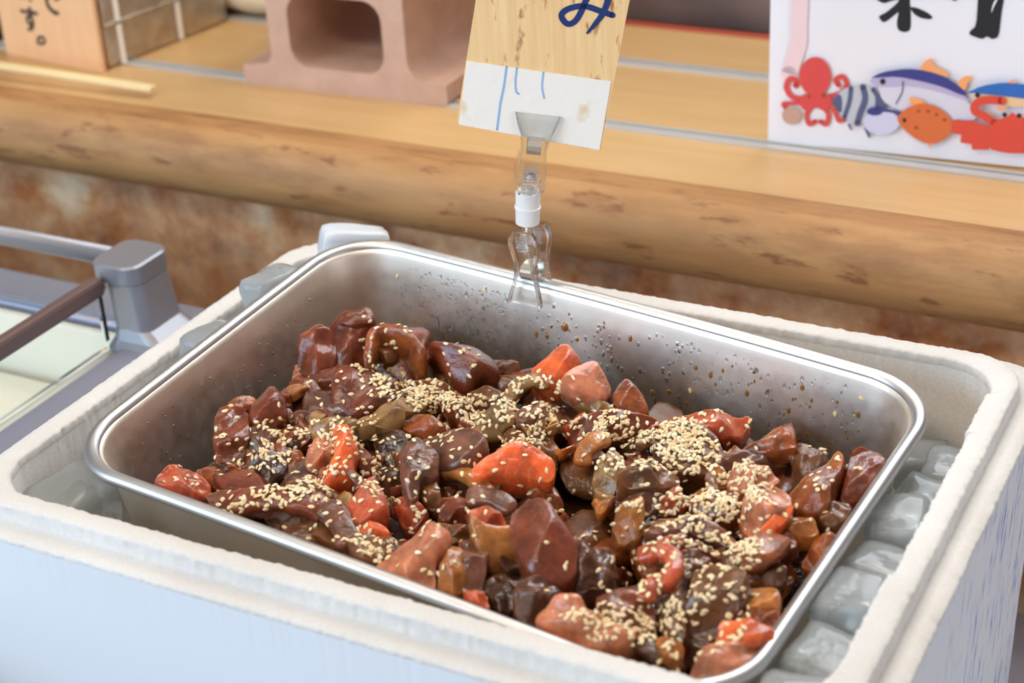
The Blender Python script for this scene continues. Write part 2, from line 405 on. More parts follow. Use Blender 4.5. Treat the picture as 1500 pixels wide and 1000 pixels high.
# pale interior tub
V = []; xa, xb, ya, yb = XC - .85, XC - .006, -.84, .148
cpart('tub_floor', box_bm(xb - xa, yb - ya, .01, .002, 1, ((xa + xb) / 2, (ya + yb) / 2, ZD - .16)), 'case_interior')
cpart('tub_wall', box_bm(.008, yb - ya, .15, .002, 1, (xb - .004, (ya + yb) / 2, ZD - .08)), 'case_interior')
cpart('tub_wall', box_bm(xb - xa - .01, .008, .15, .002, 1, ((xa + xb) / 2 - .005, yb - .006, ZD - .08)), 'case_interior')
cpart('tub_wall', box_bm(.008, yb - ya, .15, .002, 1, (xa, (ya + yb) / 2, ZD - .08)), 'case_interior')
cpart('shelf_step', box_bm(.80, .09, .05, .006, 2, (XC - .43, .085, ZD - .075)), 'case_interior', 'cream step inside the case')
cpart('body', box_bm(1.25, 1.04, .62, .006, 2, (XC - .507, -.345, ZD - .48)), 'deck_metal')
cpart('body_panel', box_bm(.10, 1.02, .115, .004, 2, (XC + .05, -.345, ZD - .11)), 'deck_metal')

# ------------------------------------------------------------------ polystyrene box
def mk_box():
    root = empty('foam_box', (0, 0, -.255))
    tag(root, 'white expanded-polystyrene foam box holding the steel tray and ice', 'foam box')
    NC, NX, NY = 40, 470, 330
    spec = [  # hx, hy, r, z
        (.2505, .1815, .030, -.255), (.2525, .1835, .030, -.15), (.2550, .1858, .031, -.05), (.2568, .1878, .032, -.0125), (.2566, .1876, .032, -.0108), (.2560, .1870, .032, -.0100),
        (.2500, .1810, .032, -.0098), (.2445, .1755, .032, -.0096), (.2437, .1746, .032, -.0085), (.2432, .1741, .032, -.0020),
        (.2428, .1737, .032, -.0006), (.2420, .1729, .032, 0), (.2390, .1698, .032, .0002), (.2355, .1662, .032, .0002), (.2325, .1632, .032, 0),
        (.2310, .1617, .032, -.0005), (.2304, .1611, .032, -.0016), (.2301, .1607, .032, -.006), (.2298, .1604, .032, -.014), (.2293, .1600, .032, -.030), (.2285, .1592, .032, -.06), (.2270, .158, .032, -.11),
        (.2230, .153, .03, -.140), (.2150, .145, .03, -.148)]
    loops = []
    for li, (hx, hy, r, z) in enumerate(spec):
        lp = []; arc_s = 0; prev = None
        for (x, y) in rr(hx, hy, r, NC, NX, NY):
            arc_s += 0 if prev is None else math.hypot(x - prev[0], y - prev[1]); prev = (x, y)
            p = Vector((x, y, z)); d = Vector((x / hx ** 2, y / hy ** 2, 0)).normalized()
            if 3 <= li <= 19:
                cell = noise.cell(Vector((x * 230, y * 230, z * 60 + 3)))
                a = .0007 * noise.noise((x * 300, y * 300, z * 300)) + .0003 * noise.noise((x * 60, y * 60, 7)) + .0002 * (cell - .5)
                if 10 <= li <= 16 and li not in (12, 13):
                    u_ = arc_s / .0046 + .35 * math.sin(arc_s * 90); ci = math.floor(u_); t_ = u_ - ci
                    bd = math.sqrt(max(0, 1 - (2 * t_ - 1) ** 2)) * (.5 + .9 * noise.cell(Vector((ci + .5, 3.5, 0.5)))) * .00045
                    p += d * (bd if li < 12 else -bd); p.z += bd * .35 - .0003 if li in (10, 11, 14, 15) else 0
                p += d * a; p.z += .00028 * noise.noise((x * 300, y * 300, z * 90 + 9)) if 8 <= li else 0
                # broken inner edge on the right side
                if 14 <= li <= 18 and x > .2 and y < -.01: p.x -= .0026 if y < -.055 else .0
                if 14 <= li <= 18 and x > .2 and y > .085 and abs(y) < .13: p.x -= .0018
            lp.append(tuple(p - Vector(root.location)))
        loops.append(lp)
    V, F = loft(loops[:4], True, False)
    from_py('outer_shell', V, F, 'polystyrene_scuffed', root, smooth=True)['label'] = 'smooth foam side walls with faint blue scuffs'
    V, F = loft(loops[17:], False, True)
    o = from_py('inner_wall', V, F, 'polystyrene_cells', root, smooth=True); o['label'] = 'inside foam wall showing the pressed bead pattern'
    V, F = loft(loops[3:18], False, False)
    o = from_py('rim', V, F, 'polystyrene', root, smooth=True, fix=True); o['label'] = 'stepped beaded foam rim'
    return root
mk_box()

# ------------------------------------------------------------------ steel tray
TQ = [-.000479, -.006586, .001007, .087925, .047548, -.076871, .398195, .2687, .041142, .002741, .00084, .000239]
TM = Matrix.Translation(TQ[:3]) @ (_m(TQ[5], 'Z') @ _m(TQ[4], 'Y') @ _m(TQ[3], 'X')).to_4x4()
THX, THY, TR = TQ[6] / 2, TQ[7] / 2, TQ[8]
def twarp(x, y, z):
    k = max(0, 1 + z / .09)
    return z + k * (TQ[9] * (1 - (x / THX) ** 2) + TQ[10] * (1 - (y / THY) ** 2) + TQ[11] * (x * y / THX / THY))
DEPTH = -.088
def mk_tray():
    root = empty('steel_tray', (0, 0, 0)); root.matrix_world = TM
    tag(root, 'deep brushed stainless-steel tray of marinated fish set in the foam box', 'tray')
    def lp(ins, z, rmin=.02):
        return [(x, y, twarp(x, y, z)) for x, y in rr(THX - ins, THY - ins, max(rmin, TR - ins * .6), 16, 60, 44)]
    # rolled rim
    loops = []
    for k in range(14):
        a = 2 * PI * k / 14; rr_ = .0038
        loops.append(lp(-rr_ * math.cos(a), rr_ * math.sin(a)))
    V, F = loft(loops, closed=True); from_py('rolled_rim', V, F, 'rim_steel', root, smooth=True)
    # wall: inner skin then outer skin
    inner = [(.0030, .0006), (.0048, -.0006), (.0055, -.0026), (.0060, -.0058)]
    zz = np.linspace(-.010, DEPTH + .014, 9)
    inner += [(.0066 + .0105 * (-z - .006) / .08, z) for z in zz]
    for k in range(1, 7):
        a = PI / 2 * k / 6; inner.append((.0175 + .014 * (1 - math.cos(a)), DEPTH + .014 - .014 * math.sin(a)))
    L1 = [lp(i, z) for i, z in inner]
    outer = [(i - .0009, z - (.0009 if z < DEPTH + .012 else 0)) for i, z in inner[2:]][::-1]
    L2 = [lp(i, z) for i, z in outer]
    V, F = loft(L1, False, False); n = len(L1[0])
    Vo, Fo = loft(L2, False, False); off = len(V)
    F2 = F + [tuple(i + off for i in f) for f in Fo]
    F2.append(tuple(range(off - n, off))); F2.append(tuple(range(off, off + n)))
    V2 = V + Vo
    o = from_py('pan', V2, F2, 'stainless_steel', root, smooth=True, fix=False)
    return root
TRAY = mk_tray()

# sauce pool lying in the tray (level with the world)
def mk_pool():
    V = [(x, y, 0) for x, y in rr(THX - .020, THY - .020, .03, 10, 12, 10)]
    W_ = []
    for x, y, z in V:
        p = TM @ Vector((x, y, -.050)); W_.append((p.x, p.y, -.0510))
    n = len(W_); lo = []
    for x, y, z in V:
        p = TM @ Vector((x * .985, y * .985, DEPTH + .003)); lo.append(tuple(p))
    c0 = Vector((0, 0, -.051))
    V, F = loft([W_, lo], True, True)
    o = from_py('sauce_pool', [Vector(v) - c0 for v in V], F, 'sauce', None, c0)
    tag(o, 'glossy dark brown marinade pooled in the bottom of the steel tray', 'sauce')
    return o
POOL = mk_pool()

# ------------------------------------------------------------------ fish pieces
UP = Vector((0, 0, 1))
PIECES = []
def smooth_poly(P, it=2):
    for _ in range(it):
        Q = []
        for i in range(len(P)):
            a, c = P[i], P[(i + 1) % len(P)]; Q += [a * .80 + c * .20, a * .20 + c * .80]
        P = Q
    return P
def resample(P, n):
    P = np.array(P); D = np.linalg.norm(np.roll(P, -1, 0) - P, axis=1); s = np.concatenate([[0], np.cumsum(D)])
    t = np.linspace(0, s[-1], n, endpoint=False); PP = np.vstack([P, P[:1]])
    return np.stack([np.interp(t, s, PP[:, 0]), np.interp(t, s, PP[:, 1])], 1)
def lump(label, kind, pix, z=-.032, th=.020, dome=.11, tilt=(0, 0), ridge=None, grow=1.13, flat=False, rough=1.0, group=None, it=1):
    seed = len(PIECES) * 3.7
    pix = [Vector(p) for p in pix]; c = sum(pix, Vector((0, 0))) / len(pix)
    P0 = onz(c.x, c.y, z)
    tc = (CAM - P0); tc.z = 0; tc.normalize(); side = UP.cross(tc)
    rj = random.Random(len(PIECES) * 31 + 5); jx, jy = (rj.uniform(-.32, .32), rj.uniform(-.22, .22)) if not ridge else (0, 0)
    n = (UP * .80 + tc * (.42 + tilt[1] + jy) + side * (tilt[0] + jx)).normalized()
    e1 = side - n * side.dot(n); e1.normalize(); e2 = n.cross(e1)
    pts = [onplane(p.x, p.y, P0, n) - P0 for p in pix]
    Q = [np.array((p.dot(e1), p.dot(e2))) for p in pts]
    Q = resample(smooth_poly(Q, it), 48) * grow
    A = .5 * abs(sum(Q[i][0] * Q[(i + 1) % 48][1] - Q[(i + 1) % 48][0] * Q[i][1] for i in range(48))); s = math.sqrt(A)
    rf = random.Random(len(PIECES) * 13 + 1); fa, fp, fw = rf.uniform(0, PI), rf.uniform(0, 6), rf.uniform(.55, .95)
    fold = 0 if (ridge or flat or kind in ('salmon', 'orange', 'amber')) else .055 * rough
    Q = [q * (1 + (.0 if ridge else .07) * noise.noise(Vector((q[0] * 3 / s, q[1] * 3 / s, seed)))) for q in Q]
    dn = (-n * .55 - UP * .45).normalized()
    th = min(th, s * .95)
    loops = []
    rs = random.Random(len(PIECES) * 17 + 3); cuts = [(rs.uniform(0, 2 * PI), rs.uniform(.35, 1.0), rs.uniform(.08, .22)) for _ in range(rs.choice([2, 3, 3, 4]))]
    prof = [(.10, 0), (.22, 0), (.34, 0), (.46, 0), (.57, 0), (.67, 0), (.76, 0), (.85, 0), (.93, 0), (.985, 0), (1.02, .10), (1.03, .30), (.99, .60), (.88, .88), (.6, 1.0), (.25, 1.03)]
    for t, d in prof:
        lp = []
        for q in Q:
            x, y = q * t
            h = dome * 1.15 * s * (1 - min(t, 1) ** 4.5)
            if ridge:
                a, off, k = ridge; dd = abs((-math.sin(a) * x + math.cos(a) * y) / s - off); h += s * k * (max(0, .5 - dd)) * (1 - min(t, 1) ** 4 * .55)
            if not ridge and not flat:
                h += s * .06
                for ca, ck, cc in cuts: h = min(h, s * cc - ck * (x * math.cos(ca) + y * math.sin(ca) - .1 * s))
                h = max(h, -.22 * s)
            if fold: h += s * fold * math.sin(2 * PI * (x * math.cos(fa) + y * math.sin(fa) + .12 * s * math.sin(5 * (y * math.cos(fa) - x * math.sin(fa)) / s + fp)) / (s * fw) + fp) * min(1, 1.3 - t * .3)
            p = e1 * x + e2 * y + n * h + dn * (d * th)
            w = P0 + p + Vector((seed, 0, 0))
            am = s * .036 * rough
            nn = noise.noise(w * (2.6 / s)) * am * 1.3 + noise.noise(w * (6.5 / s)) * am * .5
            rid = abs(noise.noise(w * Vector((1, 1, 1)) * (3.2 / s) + Vector((9, 4, 2))))
            nn -= max(0, .12 - rid) * s * .07 * rough if t < .97 else 0
            p += (n if t < .97 else (e1 * x + e2 * y).normalized()) * nn
            lp.append(tuple(p))
        loops.append(lp)
    V, F = loft(loops, True, True)
    o = from_py('fish_piece', V, F, 'fish_' + kind, None, P0, True)
    tag(o, label, 'fish', group); PIECES.append(o); return o
def strip(label, kind, path, w, th, z=-.03, lean=0.0, group=None, upright=False, rough=1.0):
    """bent slice: path of (u, v[, dz]) pixels, w half-width, th half-thickness"""
    seed = len(PIECES) * 3.7
    P = [onz(p[0], p[1], z + (p[2] if len(p) > 2 else 0)) for p in path]
    # catmull-rom
    Q = []
    for i in range(len(P) - 1):
        a, b_, c, d = P[max(i - 1, 0)], P[i], P[i + 1], P[min(i + 2, len(P) - 1)]
        for k in range(7):
            t = k / 7; Q.append(.5 * ((2 * b_) + (c - a) * t + (2 * a - 5 * b_ + 4 * c - d) * t * t + (3 * b_ - a - 3 * c + d) * t ** 3))
    Q.append(P[-1]); P0 = sum(Q, Vector()) / len(Q); loops = []; N = len(Q)
    tc = (CAM - P0).normalized()
    for i, p in enumerate(Q):
        T = (Q[min(i + 1, N - 1)] - Q[max(i - 1, 0)]).normalized()
        u = UP if upright else (UP * .75 + tc * .45 + T.cross(UP) * lean).normalized()
        U = (u - T * u.dot(T)).normalized(); B = T.cross(U)
        e = min(i, N - 1 - i); f = [.25, .72, .93, 1][min(e, 3)]
        hw, ht = (th, w) if upright else (w, th)
        lp = []
        for k in range(16):
            a = 2 * PI * k / 16; ca, sa = math.cos(a), math.sin(a)
            x = math.copysign(abs(ca) ** .6, ca) * hw * f; y = math.copysign(abs(sa) ** .6, sa) * ht * f
            q = p + B * x + U * y; ww = q + Vector((seed, 0, 0))
            q = q + (U * y + B * x).normalized() * (noise.noise(ww * 110) * .0014 + noise.noise(ww * 260) * .0005) * rough
            if upright: q = q - UP * (.0 if y > 0 else w * .4)
            lp.append(tuple(q - P0))
        loops.append(lp)
    V, F = loft(loops, True, True)
    o = from_py('fish_piece', V, F, 'fish_' + kind, None, P0, True)
    tag(o, label, 'fish', group); PIECES.append(o); return o

def mk_fish_pile():
    Lm, S = lump, strip
    # --- back left heap
    Lm('large folded brown-red fish sheet standing highest in the back left corner', 'red', [(484,481),(503,462),(519,464),(540,453),(551,480),(550,500),(540,532),(519,550),(489,538),(487,490)], z=-.008, th=.034, dome=.10, tilt=(0,.35))
    S('rolled upper lip of fish lying across the top of the tallest piece', 'red', [(500,467,.002),(520,470,.003),(543,462,.004)], .0055, .003, z=-.001)
    Lm('glossy red-brown rounded lump against the left wall, left of the tallest sheet', 'red', [(441,499),(456,487),(470,478),(487,488),(489,515),(485,540),(470,546),(455,552),(438,540)], z=-.012, th=.03, dome=.22)
    Lm('small white strip of fish skin against the left wall under the red lump', 'pink', [(434,533),(427,556),(440,555),(447,545)], z=-.022, th=.012)
    Lm('glossy chestnut fish piece under the red lump by the left wall', 'red', [(425,559),(440,553),(455,550),(473,570),(496,602),(470,606),(432,604)], z=-.022, th=.028, dome=.22)
    Lm('dark slice tucked between the red lump and the seed-covered slope', 'dark', [(470,548),(512,552),(522,575),(505,592),(482,572)], z=-.026)
    S('curled red fish ring open to the front near the back wall', 'rust', [(541,548,-.004),(543,523),(550,505,.003),(568,497,.004),(592,503,.003),(606,517,0),(622,534,-.002)], .011, .0034, z=-.008, upright=True)
    Lm('dark inside wall of fish behind the curled red ring', 'red', [(556,512),(570,503),(590,508),(604,520),(618,528),(618,543),(590,552),(562,548)], z=-.018, th=.02, tilt=(0,-.3))
    Lm('brown-red slope of fish under the dense seeds below the curled ring', 'red', [(500,548),(535,540),(565,562),(610,572),(640,592),(600,600),(560,602),(520,610),(495,600)], z=-.020, th=.03)
    Lm('angular red fish chunk with a shadowed hollow, right of the curled ring', 'red', [(630,509),(660,508),(692,510),(722,530),(728,550),(704,552),(686,566),(665,555),(648,528)], z=-.014, th=.026, ridge=(-.7,.05,.5))
    Lm('small dark brown scrap on the back wall behind the angular red chunk', 'brown', [(722,530),(738,527),(757,525),(761,546),(734,546)], z=-.02)
    Lm('dull brown slice right of the angular red chunk', 'brown', [(726,550),(748,545),(777,557),(769,572),(738,576)], z=-.024)
    # --- left side
    Lm('tall dark red-brown slab leaning on the left wall', 'red', [(318,598),(335,590),(356,598),(365,621),(358,655),(350,690),(330,692),(317,675),(315,635)], z=-.016, th=.03, tilt=(.1,.4))
    Lm('orange-brown fold on top of the slab leaning at the left wall', 'rust', [(333,592),(350,583),(369,581),(378,590),(360,602),(345,604)], z=-.012, th=.018)
    Lm('wet brown-red knuckle of fish beside the left wall, right of the slab', 'red', [(366,603),(380,585),(397,567),(414,585),(420,606),(400,616),(379,630),(366,622)], z=-.014, th=.028, ridge=(.9,0,.5))
    Lm('small red scrap squeezed above the knuckle at the left wall', 'red', [(412,568),(424,567),(424,590),(414,594)], z=-.018)
    Lm('greyish translucent slice under seeds below the chestnut piece', 'mauve', [(420,607),(443,601),(470,607),(493,615),(470,624),(446,626)], z=-.022, dome=.1)
    Lm('dark red strip of fish under a thick cluster of seeds at left', 'red', [(402,628),(430,622),(462,626),(452,646),(425,662),(398,656)], z=-.024)
    Lm('purple-brown fish slab under the seed heap beside the leaning slab', 'mauve', [(358,628),(385,624),(406,634),(404,660),(384,672),(360,668)], z=-.022)
    Lm('deep brown glossy piece left of the pink saddle', 'dark', [(352,690),(382,664),(416,658),(418,690),(392,714),(362,712)], z=-.026, th=.026)
    Lm('amber-brown scrap between the deep brown piece and the pink saddle', 'rust', [(416,664),(446,664),(452,694),(430,706),(416,694)], z=-.027)
    Lm('short red fish end poking out at the front left corner', 'redorange', [(228,700),(245,677),(262,678),(289,692),(304,701),(307,720),(289,733),(261,722),(236,710)], z=-.020, th=.022, dome=.2)
    Lm('orange-brown flap behind the red end at the front left corner', 'rust', [(287,685),(312,684),(346,684),(337,708),(319,710),(300,704)], z=-.024, th=.02)
    S('long curved pinkish-brown fish strip following the front left rim', 'red', [(318,742,-.004),(345,738),(385,731,.002),(430,733,.003),(458,738,.002),(480,752,-.003)], .0072, .0045, z=-.018)
    S('dark tail of the curved strip dropping along the front rim', 'mauve', [(474,742,0),(492,758,-.002),(505,780,-.005),(511,806,-.009)], .0075, .0045, z=-.018)
    Lm('grey-brown lump beneath the curved strip near the front rim', 'brown', [(410,772),(440,750),(462,754),(468,785),(484,802),(450,802)], z=-.026, th=.024)
    Lm('brown seed-covered piece in the gap right of the front left red end', 'brown', [(298,722),(330,716),(350,724),(345,740),(318,748)], z=-.026)
    # --- centre left
    Lm('pinkish saddle-shaped fish piece left of the upright orange salmon', 'pink', [(450,664),(464,641),(487,635),(487,660),(482,687),(462,698),(448,684)], z=-.018, th=.026, dome=.25)
    Lm('upright bright orange salmon flap left of centre', 'salmon', [(487,628),(510,628),(522,655),(516,678),(519,697),(493,706),(470,714),(481,688),(492,666)], z=-.012, th=.024, ridge=(1.2,.0,.5))
    Lm('mauve-brown edge of fish right of the upright orange flap', 'mauve', [(518,644),(537,655),(552,687),(559,700),(528,690)], z=-.018, th=.026)
    Lm('orange salmon lump below the upright flap', 'redorange', [(526,718),(536,702),(549,693),(562,722),(568,750),(563,768),(522,768),(508,740)], z=-.014, th=.026, dome=.24)
    Lm('small orange salmon end under the orange lump', 'orange', [(519,768),(550,763),(568,776),(565,787),(522,784)], z=-.020)
    Lm('brown seeded fish slab by the front rim below the small orange end', 'brown', [(514,784),(550,784),(575,789),(590,800),(550,824),(517,812)], z=-.020, th=.024)
    Lm('seed-laden brown slope between saddle and curved strip', 'brown', [(420,708),(455,700),(480,715),(506,722),(506,745),(470,742),(430,728)], z=-.020, th=.024)
    Lm('dark piece under seeds right of the mauve edge', 'dark', [(548,640),(580,626),(598,645),(596,668),(566,690),(552,668)], z=-.026)
    Lm('tan seed-covered top left of the upright orange flap', 'tan', [(455,620),(490,612),(520,614),(526,630),(490,636),(462,638)], z=-.018)
    # --- centre
    Lm('flat greyish-brown fish slab under the dense seed drift', 'tan', [(520,612),(560,592),(596,579),(618,580),(620,592),(592,602),(591,616),(575,622),(534,622)], z=-.014, th=.016, dome=.08)
    Lm('dark amber slice under the flat greyish-brown slab', 'rust', [(590,615),(612,601),(632,609),(650,622),(682,625),(655,634),(625,642),(598,630)], z=-.020)
    Lm('dark red fish in the thickest seed drift at the middle back', 'red', [(645,585),(660,580),(690,592),(708,620),(681,621),(655,604)], z=-.018, dome=.2)
    Lm('brown bed of fish under the seed drift between ring and red chunk', 'brown', [(596,560),(630,556),(668,572),(690,580),(660,600),(625,606),(598,585)], z=-.020, th=.03)
    Lm('brown bed of fish under seeds below the angular red chunk', 'brown', [(690,566),(730,572),(750,590),(738,610),(712,610),(690,590)], z=-.022, th=.03)
    S('thin greyish curled slice arching beside the seed drift', 'tan', [(742,588,-.002),(758,570,.002),(782,558,.004),(808,564,.002)], .005, .003, z=-.014)
    S('olive-brown bent slice standing behind the bright orange wedge', 'tan', [(715,648,-.006),(718,625),(740,606,.004),(756,604,.002)], .0085, .003, z=-.018, lean=.3)
    Lm('purplish seeded fish mound right of the olive bent slice', 'mauve', [(760,600),(790,590),(818,598),(840,608),(823,631),(778,628),(764,616)], z=-.014, th=.026)
    Lm('brown seeded piece directly behind the bright orange wedge', 'brown', [(756,640),(780,634),(800,638),(816,672),(796,678),(765,660)], z=-.020, th=.03)
    Lm('smooth mauve tube of fish bent over near the middle', 'mauve', [(612,648),(640,636),(673,627),(704,636),(709,652),(697,677),(682,692),(648,692),(622,690)], z=-.008, th=.026, dome=.26, rough=.5)
    Lm('drooping mauve-brown head of the bent tube at the middle', 'mauve', [(591,664),(612,646),(640,668),(638,700),(616,704),(612,728),(600,732),(589,702)], z=-.009, th=.032, dome=.2, rough=.6)
    Lm('small glossy brown knob under the bent mauve tube', 'brown', [(613,708),(630,701),(642,712),(646,740),(631,745),(617,730)], z=-.016)
    Lm('bright orange salmon wedge with pale fibre lines at the tray centre', 'salmon', [(687,688),(721,664),(760,643),(786,658),(812,676),(807,706),(774,701),(732,695),(701,701)], z=-.006, th=.022, dome=.05, tilt=(0,.30), flat=True, it=1, rough=.5, grow=1.06)
    Lm('pale seeded top face of the bright orange wedge at the tray centre', 'pink', [(721,662),(760,641),(786,656),(812,674),(790,668),(750,668)], z=-.008, th=.016, dome=.06, flat=True, grow=1.04, rough=.5)
    S('amber slice edge curling under the bright orange wedge', 'amber', [(648,694,-.003),(668,691),(688,697,.001),(704,710),(722,727,-.003)], .0042, .004, z=-.014)
    Lm('small pale triangular fish tip under the bright orange wedge', 'tan', [(710,713),(733,694),(737,706),(724,724)], z=-.016)
    Lm('mauve-red slab below the amber slice edge', 'red', [(646,728),(672,726),(688,730),(690,762),(673,768),(648,756)], z=-.018)
    Lm('small orange-red scrap left of the mauve-red slab', 'redorange', [(574,733),(600,730),(622,744),(616,756),(603,770),(587,767)], z=-.022)
    S('flat dull brown slice lying above the two-tone chunk', 'mauve', [(682,728),(706,727,.001),(732,733,.001),(752,750,-.002)], .0055, .003, z=-.014)
    Lm('two-tone fish chunk, front: pale amber cut face', 'amber', [(690,752),(708,768),(736,772),(748,770),(767,815),(754,824),(720,836),(702,802)], z=-.014, th=.03, dome=.08, rough=.4, tilt=(0,.4), flat=True)
    Lm('dark pink top slab sitting over the pale amber cut face', 'redorange', [(690,746),(702,739),(727,748),(742,763),(736,774),(708,770)], z=-.006, th=.012, dome=.1, rough=.4)
    Lm('largest smooth dark red fish wedge in front of the centre', 'red', [(748,762),(782,735),(803,740),(818,765),(843,798),(838,842),(815,850),(778,838),(764,812)], z=-.004, th=.04, dome=.05, ridge=(1.15,.0,.35), rough=.35, it=1)
    # --- front middle
    Lm('pinkish-brown ragged fish piece at the front rim', 'pink', [(553,822),(576,808),(600,795),(623,772),(645,776),(660,784),(648,814),(637,818),(634,857),(610,848),(580,834)], z=-.014, th=.026, dome=.16)
    Lm('amber translucent chunk at the front rim, right of the ragged pink piece', 'amber', [(644,835),(659,802),(676,803),(686,834),(674,866),(642,857)], z=-.014, th=.026, tilt=(0,.2))
    Lm('mauve ridge of fish right of the amber chunk at the front rim', 'mauve', [(675,788),(700,786),(712,796),(713,818),(706,863),(687,866),(680,833)], z=-.014, th=.028)
    Lm('small reddish fish end on the front rim below the mauve ridge', 'redorange', [(679,866),(698,862),(712,868),(717,888),(696,882)], z=-.016)
    Lm('brown fish between the mauve-red slab and the two-tone chunk', 'brown', [(640,764),(672,768),(690,770),(700,796),(676,790),(655,780)], z=-.020)
    Lm('nearly black wet lump at the front rim below the red wedge', 'dark', [(708,850),(730,842),(756,868),(750,892),(726,890)], z=-.022, th=.024)
    Lm('dark wrinkled fish lump in front of the largest red wedge', 'purple', [(760,856),(780,848),(800,848),(820,860),(824,884),(794,912),(757,898)], z=-.016, th=.028, rough=1.6)
    Lm('fibrous dark purple fish at the lower right of the red wedge', 'purple', [(830,822),(845,806),(862,797),(892,806),(903,838),(874,856),(846,856)], z=-.014, th=.026, rough=1.7)
    Lm('pinkish fish with pale veins at the front rim, bottom centre', 'pink', [(790,912),(806,892),(824,874),(850,876),(862,899),(898,910),(922,921),(898,940),(863,943),(818,924)], z=-.012, th=.026, rough=1.3)
    Lm('red-brown seeded slab right of the veined pink fish', 'red', [(874,882),(897,870),(938,873),(955,893),(954,928),(919,940),(890,908)], z=-.014, th=.026)
    Lm('brown smooth fish under the orange curl', 'brown', [(960,862),(992,864),(1002,890),(998,930),(976,930),(956,904)], z=-.016, th=.026)
    S('orange-red curled salmon hook at the lower right', 'redorange', [(938,818,-.001),(952,812,.002),(970,810,.003),(984,818,.003),(989,834,.002),(978,850,0),(961,857,-.002),(950,868,-.003),(946,884,-.006)], .0048, .0045, z=-.006, rough=.5)
    Lm('orange-red rounded fish just above the salmon hook', 'redorange', [(951,803),(968,788),(998,786),(1011,798),(986,810),(958,811)], z=-.010, th=.018)
    Lm('dull mauve fish right of the salmon hook', 'mauve', [(996,809),(1020,803),(1038,818),(1038,838),(1010,853),(997,832)], z=-.014, th=.024)
    Lm('big brown lobed fish piece near the bottom right', 'brown', [(1014,843),(1042,829),(1070,832),(1089,842),(1091,862),(1070,901),(1042,918),(1014,923),(1002,904),(1016,876)], z=-.010, th=.028, dome=.2)
    Lm('mauve fish above the big brown lobed piece', 'mauve', [(1046,818),(1068,806),(1089,797),(1092,834),(1054,838)], z=-.014, th=.024)
    Lm('amber fish knob against the right side near the bottom', 'amber', [(1083,876),(1098,862),(1134,861),(1142,876),(1132,890),(1095,894)], z=-.012, th=.02, dome=.25)
    Lm('amber-brown fish lump under the amber knob at the right', 'rust', [(1092,894),(1124,889),(1142,900),(1131,923),(1098,912)], z=-.016)
    Lm('orange salmon wedge near the bottom right corner', 'orange', [(1062,901),(1076,903),(1104,912),(1131,922),(1128,940),(1078,946),(1055,936)], z=-.010, th=.02)
    Lm('pink fish slab in the bottom right corner of the tray', 'pink', [(1018,984),(1031,948),(1050,943),(1085,945),(1118,944),(1114,962),(1076,984),(1023,992)], z=-.014, th=.026)
    Lm('small amber-brown bent slice at the bottom rim left of the pink slab', 'amber', [(962,930),(985,936),(1000,944),(1000,960),(976,960)], z=-.014)
    Lm('dark seeded scrap by the bottom rim under the red-brown slab', 'dark', [(920,935),(958,930),(970,958),(1000,966),(985,978),(945,962)], z=-.020)
    # --- back right
    Lm('orange salmon wedge standing against the back wall', 'orange', [(777,546),(805,522),(826,505),(850,530),(842,548),(824,562),(800,562)], z=-.006, th=.022, ridge=(1.1,-.1,.45), dome=.06, it=1, rough=.4)
    Lm('pale orange fish block by the back wall, right of the orange wedge', 'pink', [(823,553),(836,540),(849,533),(874,526),(886,548),(897,569),(897,581),(881,586),(845,574)], z=-.003, th=.018, dome=.06, rough=.5, grow=.98, flat=True, tilt=(.1,.15))
    Lm('olive-tan underside beneath the pale orange fish block', 'tan', [(832,566),(860,574),(883,584),(899,600),(875,606),(842,592)], z=-.014, th=.022)
    Lm('brown pointed fish leaning on the back wall, right of the pale block', 'rust', [(899,582),(906,568),(918,556),(936,574),(949,602),(930,608),(908,600)], z=-.012, th=.024, ridge=(1.0,.05,.4))
    Lm('red-brown scrap under seeds beside the purplish mound', 'redorange', [(823,628),(842,606),(860,606),(858,634),(836,644)], z=-.018)
    Lm('dark red seeded mound below the brown pointed fish', 'red', [(846,625),(858,605),(890,598),(925,606),(960,614),(960,634),(927,640),(886,640),(851,652)], z=-.016, th=.032)
    S('amber skin edge hanging left of the dark seeded mound', 'amber', [(893,641,.002),(870,648,.002),(856,662,-.002),(854,684,-.008)], .0055, .003, z=-.014)
    Lm('very dark fish in the hollow between the seeded mounds', 'dark', [(905,636),(955,634),(972,668),(942,676),(910,664)], z=-.024)
    Lm('broad dark mound carrying the thickest seeds at right of centre', 'brown', [(962,630),(990,624),(1022,622),(1050,645),(1060,676),(1030,692),(1000,690),(971,672)], z=-.012, th=.030, dome=.04, flat=True)
    Lm('yellow-brown fish end below the thickest seed mound', 'amber', [(1032,702),(1044,682),(1060,684),(1068,708),(1046,716)], z=-.012, th=.022)
    Lm('red fish slab with an upturned right end on the back wall', 'redorange', [(974,620),(1000,605),(1030,600),(1060,604),(1084,608),(1094,602),(1095,616),(1085,633),(1070,637),(1048,638),(1020,627)], z=-.010, th=.022, rough=.6)
    Lm('brownish salmon slab on the back wall, right of the upturned slab', 'rust', [(1092,650),(1120,636),(1146,626),(1160,646),(1161,657),(1121,662),(1088,664)], z=-.008, th=.014)
    Lm('grey-brown dark band under the brownish salmon slab', 'mauve', [(1058,670),(1089,662),(1130,662),(1158,662),(1159,676),(1121,684),(1085,684)], z=-.016, th=.022)
    Lm('rough brown fish behind the pale-edged chunk at the right', 'brown', [(1158,656),(1176,645),(1210,662),(1206,682),(1181,701),(1160,700)], z=-.012, th=.024, rough=1.4)
    Lm('pale-edged reddish chunk pointing up near the right wall', 'rust', [(1147,726),(1164,712),(1182,698),(1202,678),(1222,658),(1229,668),(1219,700),(1212,738),(1199,749),(1176,745)], z=-.004, th=.026, dome=.12)
